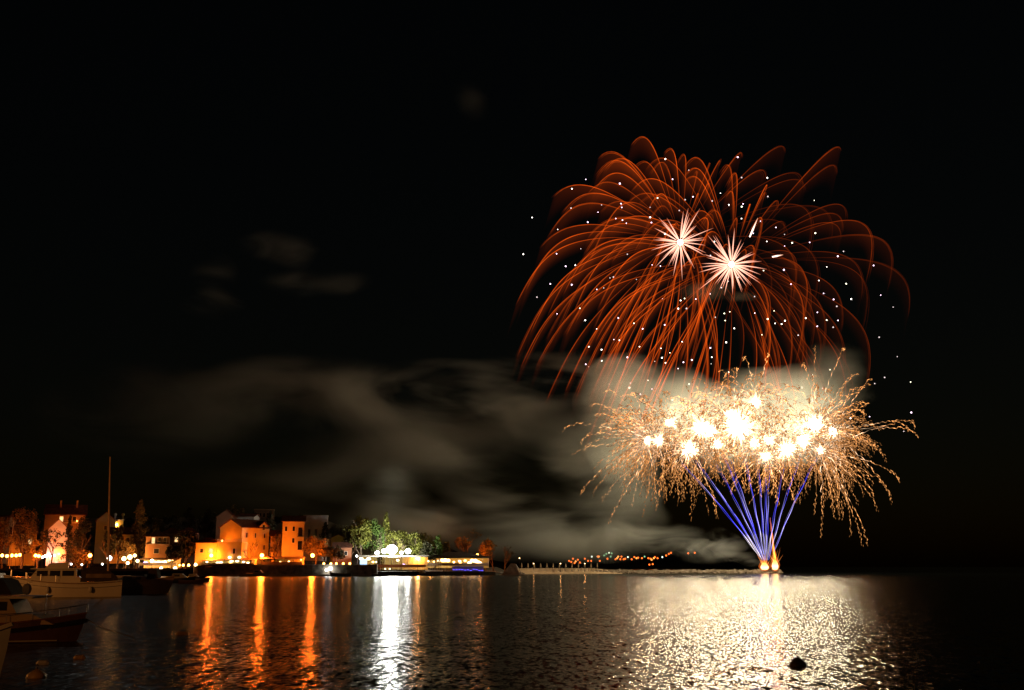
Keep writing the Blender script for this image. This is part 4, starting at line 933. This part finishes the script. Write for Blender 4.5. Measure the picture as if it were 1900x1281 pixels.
def stripe(sh_, off, w, mat_, t, name="rub_rail", k=1.01):
    mb = MB()
    for s in (1,-1):
        P = [(x, s*b_*k, z-off) for x, b_, z in sh_]
        mb.tube(P, w, 5)
    mb.build(name, mat_, t, local=True)

# A: white yacht, bow to the left
p = W(140, 1105, 112)
t = boat_base((X_(229,114), 114, 0), 180+21, "long white motor yacht with bow to the left and dark canopy", name="motor_yacht", cat="yacht")
LA = 11.2
h_, sA = hull(LA, 3.4, 1.55, .55, 1.7); h_.build("hull", GEL, t, local=True, smooth=False)
stripe(sA, .12, .05, TEAK, t); stripe(sA, .55, .02, NAVY, t, "stripe", 1.0)
MB().box(3.6, 8.9, -1.25, 1.25, 1.45, 1.95).prism([(4.4,1.95),(8.7,1.95),(8.1,2.75),(4.4,2.75)], 'y', -1.15, 1.15).build("cabin", GEL, t, local=True)
for i, (a, b_) in enumerate([(7.1,8.1),(5.95,6.9),(4.65,5.75)]): MB().box(a, b_, -1.18, 1.18, 2.1, 2.62).build("window", DARKG, t, local=True)
MB().box(4.1, 8.7, -1.4, 1.4, 2.76, 2.86).build("cabin_roof", GEL, t, local=True)
MB().prism([(5.2,2.86),(7.4,2.86),(7.0,3.35),(5.2,3.45)], 'y', -.9, .9).build("flybridge", GEL, t, local=True)
MB().prism([(.4,1.5),(4.0,1.5),(4.0,2.55),(3.0,2.75),(1.2,2.55),(.5,2.0)], 'y', -1.3, 1.3).build("canopy", CVR, t, local=True)
MB().box(1.1, 3.5, -1.33, 1.33, 1.9, 2.3).build("canopy_window", surf("clear_vinyl", (.2,.15,.1), .2), t, local=True)
mb = MB(); rail(mb, sA, 9, 17, .6); mb.build("railing", CHROME, t, local=True)
MB().ball((7.0, 1.75, .75), .2, 8, 6, (1,.6,1.6)).build("fender", surf("fender_rubber", (.5,.5,.5), .5), t, local=True)
MB().ball((3.0, 1.75, .75), .2, 8, 6, (1,.6,1.6)).build("fender", surf("fender_rubber", (.5,.5,.5), .5), t, local=True)

MB().tube([(5.4,0,3.4),(5.4,0,4.3)], .03, 6).ball((5.4,0,4.35), .09).build("antenna", CHROME, t, local=True)
MB().tube([(11.1,0,1.9),(12.6,.5,.6),(14,1,.05)], .025, 5).build("mooring_line", surf("rope", (.45,.4,.3)), t, local=True)
MB().prism([(8.9,1.5),(9.6,1.5),(9.5,1.85),(8.9,1.85)], 'y', -.45, .45).build("hatch", DARKG, t, local=True)
# B: sailing boat behind it, mast rises here
t = boat_base((X_(178,124), 124, 0), 2, "dark sailing boat with very tall bare mast behind the yacht", name="sailing_boat", cat="sailing boat")
h_, sB = hull(8.9, 2.9, 1.5, .45, 1.4); h_.build("hull", surf("brown_gelcoat", (.36,.24,.16), .4, .1, .5, .03), t, local=True)
stripe(sB, .12, .04, TEAK, t)
MB().prism([(2.2,1.4),(6.3,1.4),(5.7,1.95),(2.2,2.05)], 'y', -.85, .85).build("cabin", surf("brown_gelcoat", (.36,.24,.16)), t, local=True)
for a in (2.8, 3.8, 4.8): MB().box(a, a+.6, -.87, .87, 1.6, 1.85).build("window", DARKG, t, local=True)
mx = X_(202, 124, 1050) - X_(178, 124); mt = Z_(848, 124)
MB().tube([(mx,0,1.6),(mx-.38,0,8),(mx-.78,0,mt)], [.13,.12,.08], 8).build("mast", surf("varnished_mast", (.80,.55,.35), .5, .2, 2), t, local=True)
MB().tube([(mx,0,2.6),(mx-2.6,0,2.7)], [.09,.08], 8).build("boom", CVR, t, local=True)
MB().ball((mx-1.3,0,2.85), .2, 8, 6, (7,1,1)).build("furled_sail", CVR, t, local=True)
MB().prism([(5.9,1.5),(7.3,1.6),(7.0,2.7),(6.2,2.8)], 'y', -.7, .7).build("dodger", CVR, t, local=True)
# C: another low hull further right, bow to the right
t = boat_base((X_(228,132), 132, 0), 4, "dim brown open boat with bow to the right, past the yacht", name="fishing_boat")
h_, sC = hull(6.0, 2.3, 1.25, .7, 1.6); h_.build("hull", surf("brown_gelcoat", (.36,.24,.16)), t, local=True); stripe(sC, .1, .04, WOOD, t)
MB().prism([(1.2,1.1),(3.0,1.1),(2.8,2.1),(1.3,2.1)], 'y', -.75, .75).build("cabin", CVR, t, local=True)
MB().box(1.5, 2.6, -.77, .77, 1.5, 1.95).build("window", DARKG, t, local=True)

# D: near cabin cruiser at the left edge, bow to the right
DD = 45.5; s = DD/F
t = boat_base((X_(156,DD,1160)-7.4, DD, 0), 1.5, "near wooden cabin cruiser with dark lower hull, bow to the right", name="cabin_cruiser")
h_, sD = hull(7.4, 2.6, .78, .6, .7, keel=.3); h_.build("hull", surf("brown_paint", (.14,.07,.045), .4, .2, 1, .05), t, local=True)
stripe(sD, .03, .035, WOOD, t); stripe(sD, .34, .10, NAVY, t, "dark_band", .965)
stripe([(x, b_*.88, .12) for x, b_, z in sD[:15]], .04, .025, GEL, t, "boot_stripe", 1.06)
MB().prism([(2.2,.72),(6.4,.72),(5.5,1.12),(2.2,1.16)], 'y', -.82, .82).build("trunk_cabin", surf("cream_paint", (.55,.42,.28), .5, .1), t, local=True)
MB().prism([(2.4,1.15),(4.9,1.15),(4.55,1.72),(2.4,1.72)], 'y', -.85, .85).build("wheelhouse", surf("cream_paint", (.55,.42,.28)), t, local=True)
for a, b_ in [(4.05,4.5),(3.2,3.85),(2.5,3.05)]: MB().box(a, b_, -.88, .88, 1.27, 1.62).build("window", DARKG, t, local=True)
MB().prism([(1.9,1.74),(5.5,1.74),(5.6,1.83),(1.9,1.86)], 'y', -1.0, 1.0).build("roof", GEL, t, local=True)
MB().prism([(2.2,1.88),(4.6,1.88),(4.2,2.45),(3.9,2.55),(2.2,2.55)], 'y', -.7, .7).build("roof_canvas", CVR, t, local=True)
MB().ball((5.0,-.3,2.1), .2, 8, 6, (1,1,1.2)).build("radar", surf("grey_plastic", (.35,.35,.38), .5), t, local=True)
mb = MB(); rail(mb, sD, 8, 17, .32, 2, .014); mb.build("railing", CHROME, t, local=True)
MB().ball((6.1,-.66,.62), .2, 8, 6, (1.1,.5,.55)).build("fender", surf("fender_rubber", (.5,.5,.5)), t, local=True)
MB().tube([(7.3,0,.95),(7.9,.6,.5),(8.9,1.6,.05)], .018, 5).build("mooring_line", surf("rope", (.45,.4,.3), .9), t, local=True)
for xx in (3.0, 4.4): MB().ball((xx, -1.32, .35), .13, 8, 6, (.8,.7,1.7)).build("fender", surf("fender_rubber", (.5,.5,.5)), t, local=True)
MB().tube([(2.1,-.95,.75),(2.1,-.95,1.75)], .025, 6).tube([(3.6,-.98,.75),(3.6,-.98,1.2)], .025, 6).build("stanchion", CHROME, t, local=True)
MB().tube([(5.7,0,.8),(5.7,0,1.9)], .02, 5).ball((5.7,0,1.05), .05).build("flagstaff", CHROME, t, local=True)

# E: bow of the nearest boat poking in at lower left
DE = 30.0
t = boat_base((X_(24,DE,1200)-5.0, DE, 0), -2, "pale bow of the nearest boat at the lower left edge", name="rowing_boat")
h_, sE = hull(5.0, 1.9, .85, .9, .5, keel=.2); h_.build("hull", surf("grey_blue_paint", (.42,.44,.46), .45, .1), t, local=True); stripe(sE, .02, .06, GEL, t)
MB().box(.6, 2.8, -.6, .6, .80, .92).build("thwart", WOOD, t, local=True)

# small boats along the quay
def small_boat(px, D, L, rz, lab, mat_, cab=True, power=None):
    t = boat_base((X_(px,D,1062), D, 0), rz, lab, name="small_boat", group="small boats moored along the waterfront")
    h_, s_ = hull(L, L*.36, L*.14, .5, L*.12, n=10, keel=.2); h_.build("hull", mat_, t, local=True); stripe(s_, .05, .04, WOOD, t)
    if cab:
        MB().prism([(L*.3,L*.13),(L*.75,L*.13),(L*.6,L*.27),(L*.34,L*.27)], 'y', -L*.12, L*.12).build("cabin", GEL, t, local=True)
        MB().box(L*.37, L*.55, -L*.125, L*.125, L*.18, L*.245).build("window", DARKG, t, local=True)
    return t
small_boat(457, 352, 7.4, 3, "small pale cabin boat moored below the bare tree", GEL)
small_boat(404, 354, 3.2, 0, "tiny pale dinghy below the yellow house", GEL, False)
small_boat(424, 354, 3.4, 0, "tiny dinghy right of the other below the yellow house", GEL, False)
small_boat(333, 200, 4.6, 8, "small dark dinghy moored right of the fishing boat", surf("brown_paint", (.20,.08,.04)), False)
small_boat(352, 230, 4.6, -5, "pale dinghy among the boats left of the bastion", GEL, False)
small_boat(270, 180, 6.0, 175, "dark moored cabin boat in front of the restaurant", NAVY)
small_boat(300, 210, 6.5, 5, "dark motorboat between restaurant and bastion", NAVY)
small_boat(335, 240, 5.5, 10, "dark small cruiser just left of the bastion", NAVY)
small_boat(690, 352, 5.6, 0, "low dark boat moored left of the floodlight reflection", NAVY, False)
small_boat(652, 354, 7.0, 180, "dark flat boat under the five small lamps", NAVY, False)
small_boat(766, 372, 6.0, 0, "boat moored below the terrace beside the pontoon", surf("brown_paint", (.20,.08,.04)))
small_boat(858, 384, 6.5, 2, "rusty coloured boat before the blue-lit bar", surf("brown_paint", (.20,.08,.04)), False)
small_boat(40, 150, 8.0, 178, "dark cabin boat half hidden behind the yacht's bow", surf("brown_paint", (.20,.08,.04)))

# buoys
def buoy(px, py_, D, r, lab, mat_, flat=.6):
    p = W(px, py_, D)
    t = thing("buoy", (p.x, D, 0), lab, "buoy", "mooring buoys")
    MB().tube([(p.x,D,-.08),(p.x,D,0),(p.x,D,r*.35),(p.x,D,r*flat*1.25),(p.x,D,r*flat*1.6)], [r*.8,r,r*.92,r*.45,r*.12], 16).build("float", mat_, t, smooth=True)
    MB().tube([(p.x,D,r*flat*1.5),(p.x,D,r*flat*1.5+.07)], .03, 6).tube([(p.x-.05,D,r*flat*1.5+.08),(p.x,D,r*flat*1.5+.13),(p.x+.05,D,r*flat*1.5+.08)], .012, 5).build("ring", IRON, t)
ORB = surf("orange_buoy_plastic", (.34,.22,.09), .5, .15, 6, .05)
buoy(68, 1250, 31.0, .27, "pale orange cone-shaped buoy near the lower left corner", ORB, .55)
buoy(1480, 1230, 34.6, .27, "dark mooring buoy in the golden reflection", surf("dark_buoy_plastic", (.03,.02,.015), .6, .2, 6, .05), .62)
def float_box(px, D, L, lab, mat_):
    x = X_(px, D, 1180); MB().tube([(x-L/2,D,.03),(x-L/2+.08,D,.05),(x+L/2-.08,D,.05),(x+L/2,D,.03)], [.05,.1,.1,.05], 8).build("buoy", mat_, None, label=lab, category="buoy", group="mooring buoys")
float_box(338, 50, .55, "small red float alone on dark water right of the cruiser", ORB)
float_box(151, 37, .38, "small reddish float below the cruiser's bow", ORB)
float_box(84, 35, .40, "faint grey float just above the orange buoy", surf("grey_plastic", (.35,.35,.38)))
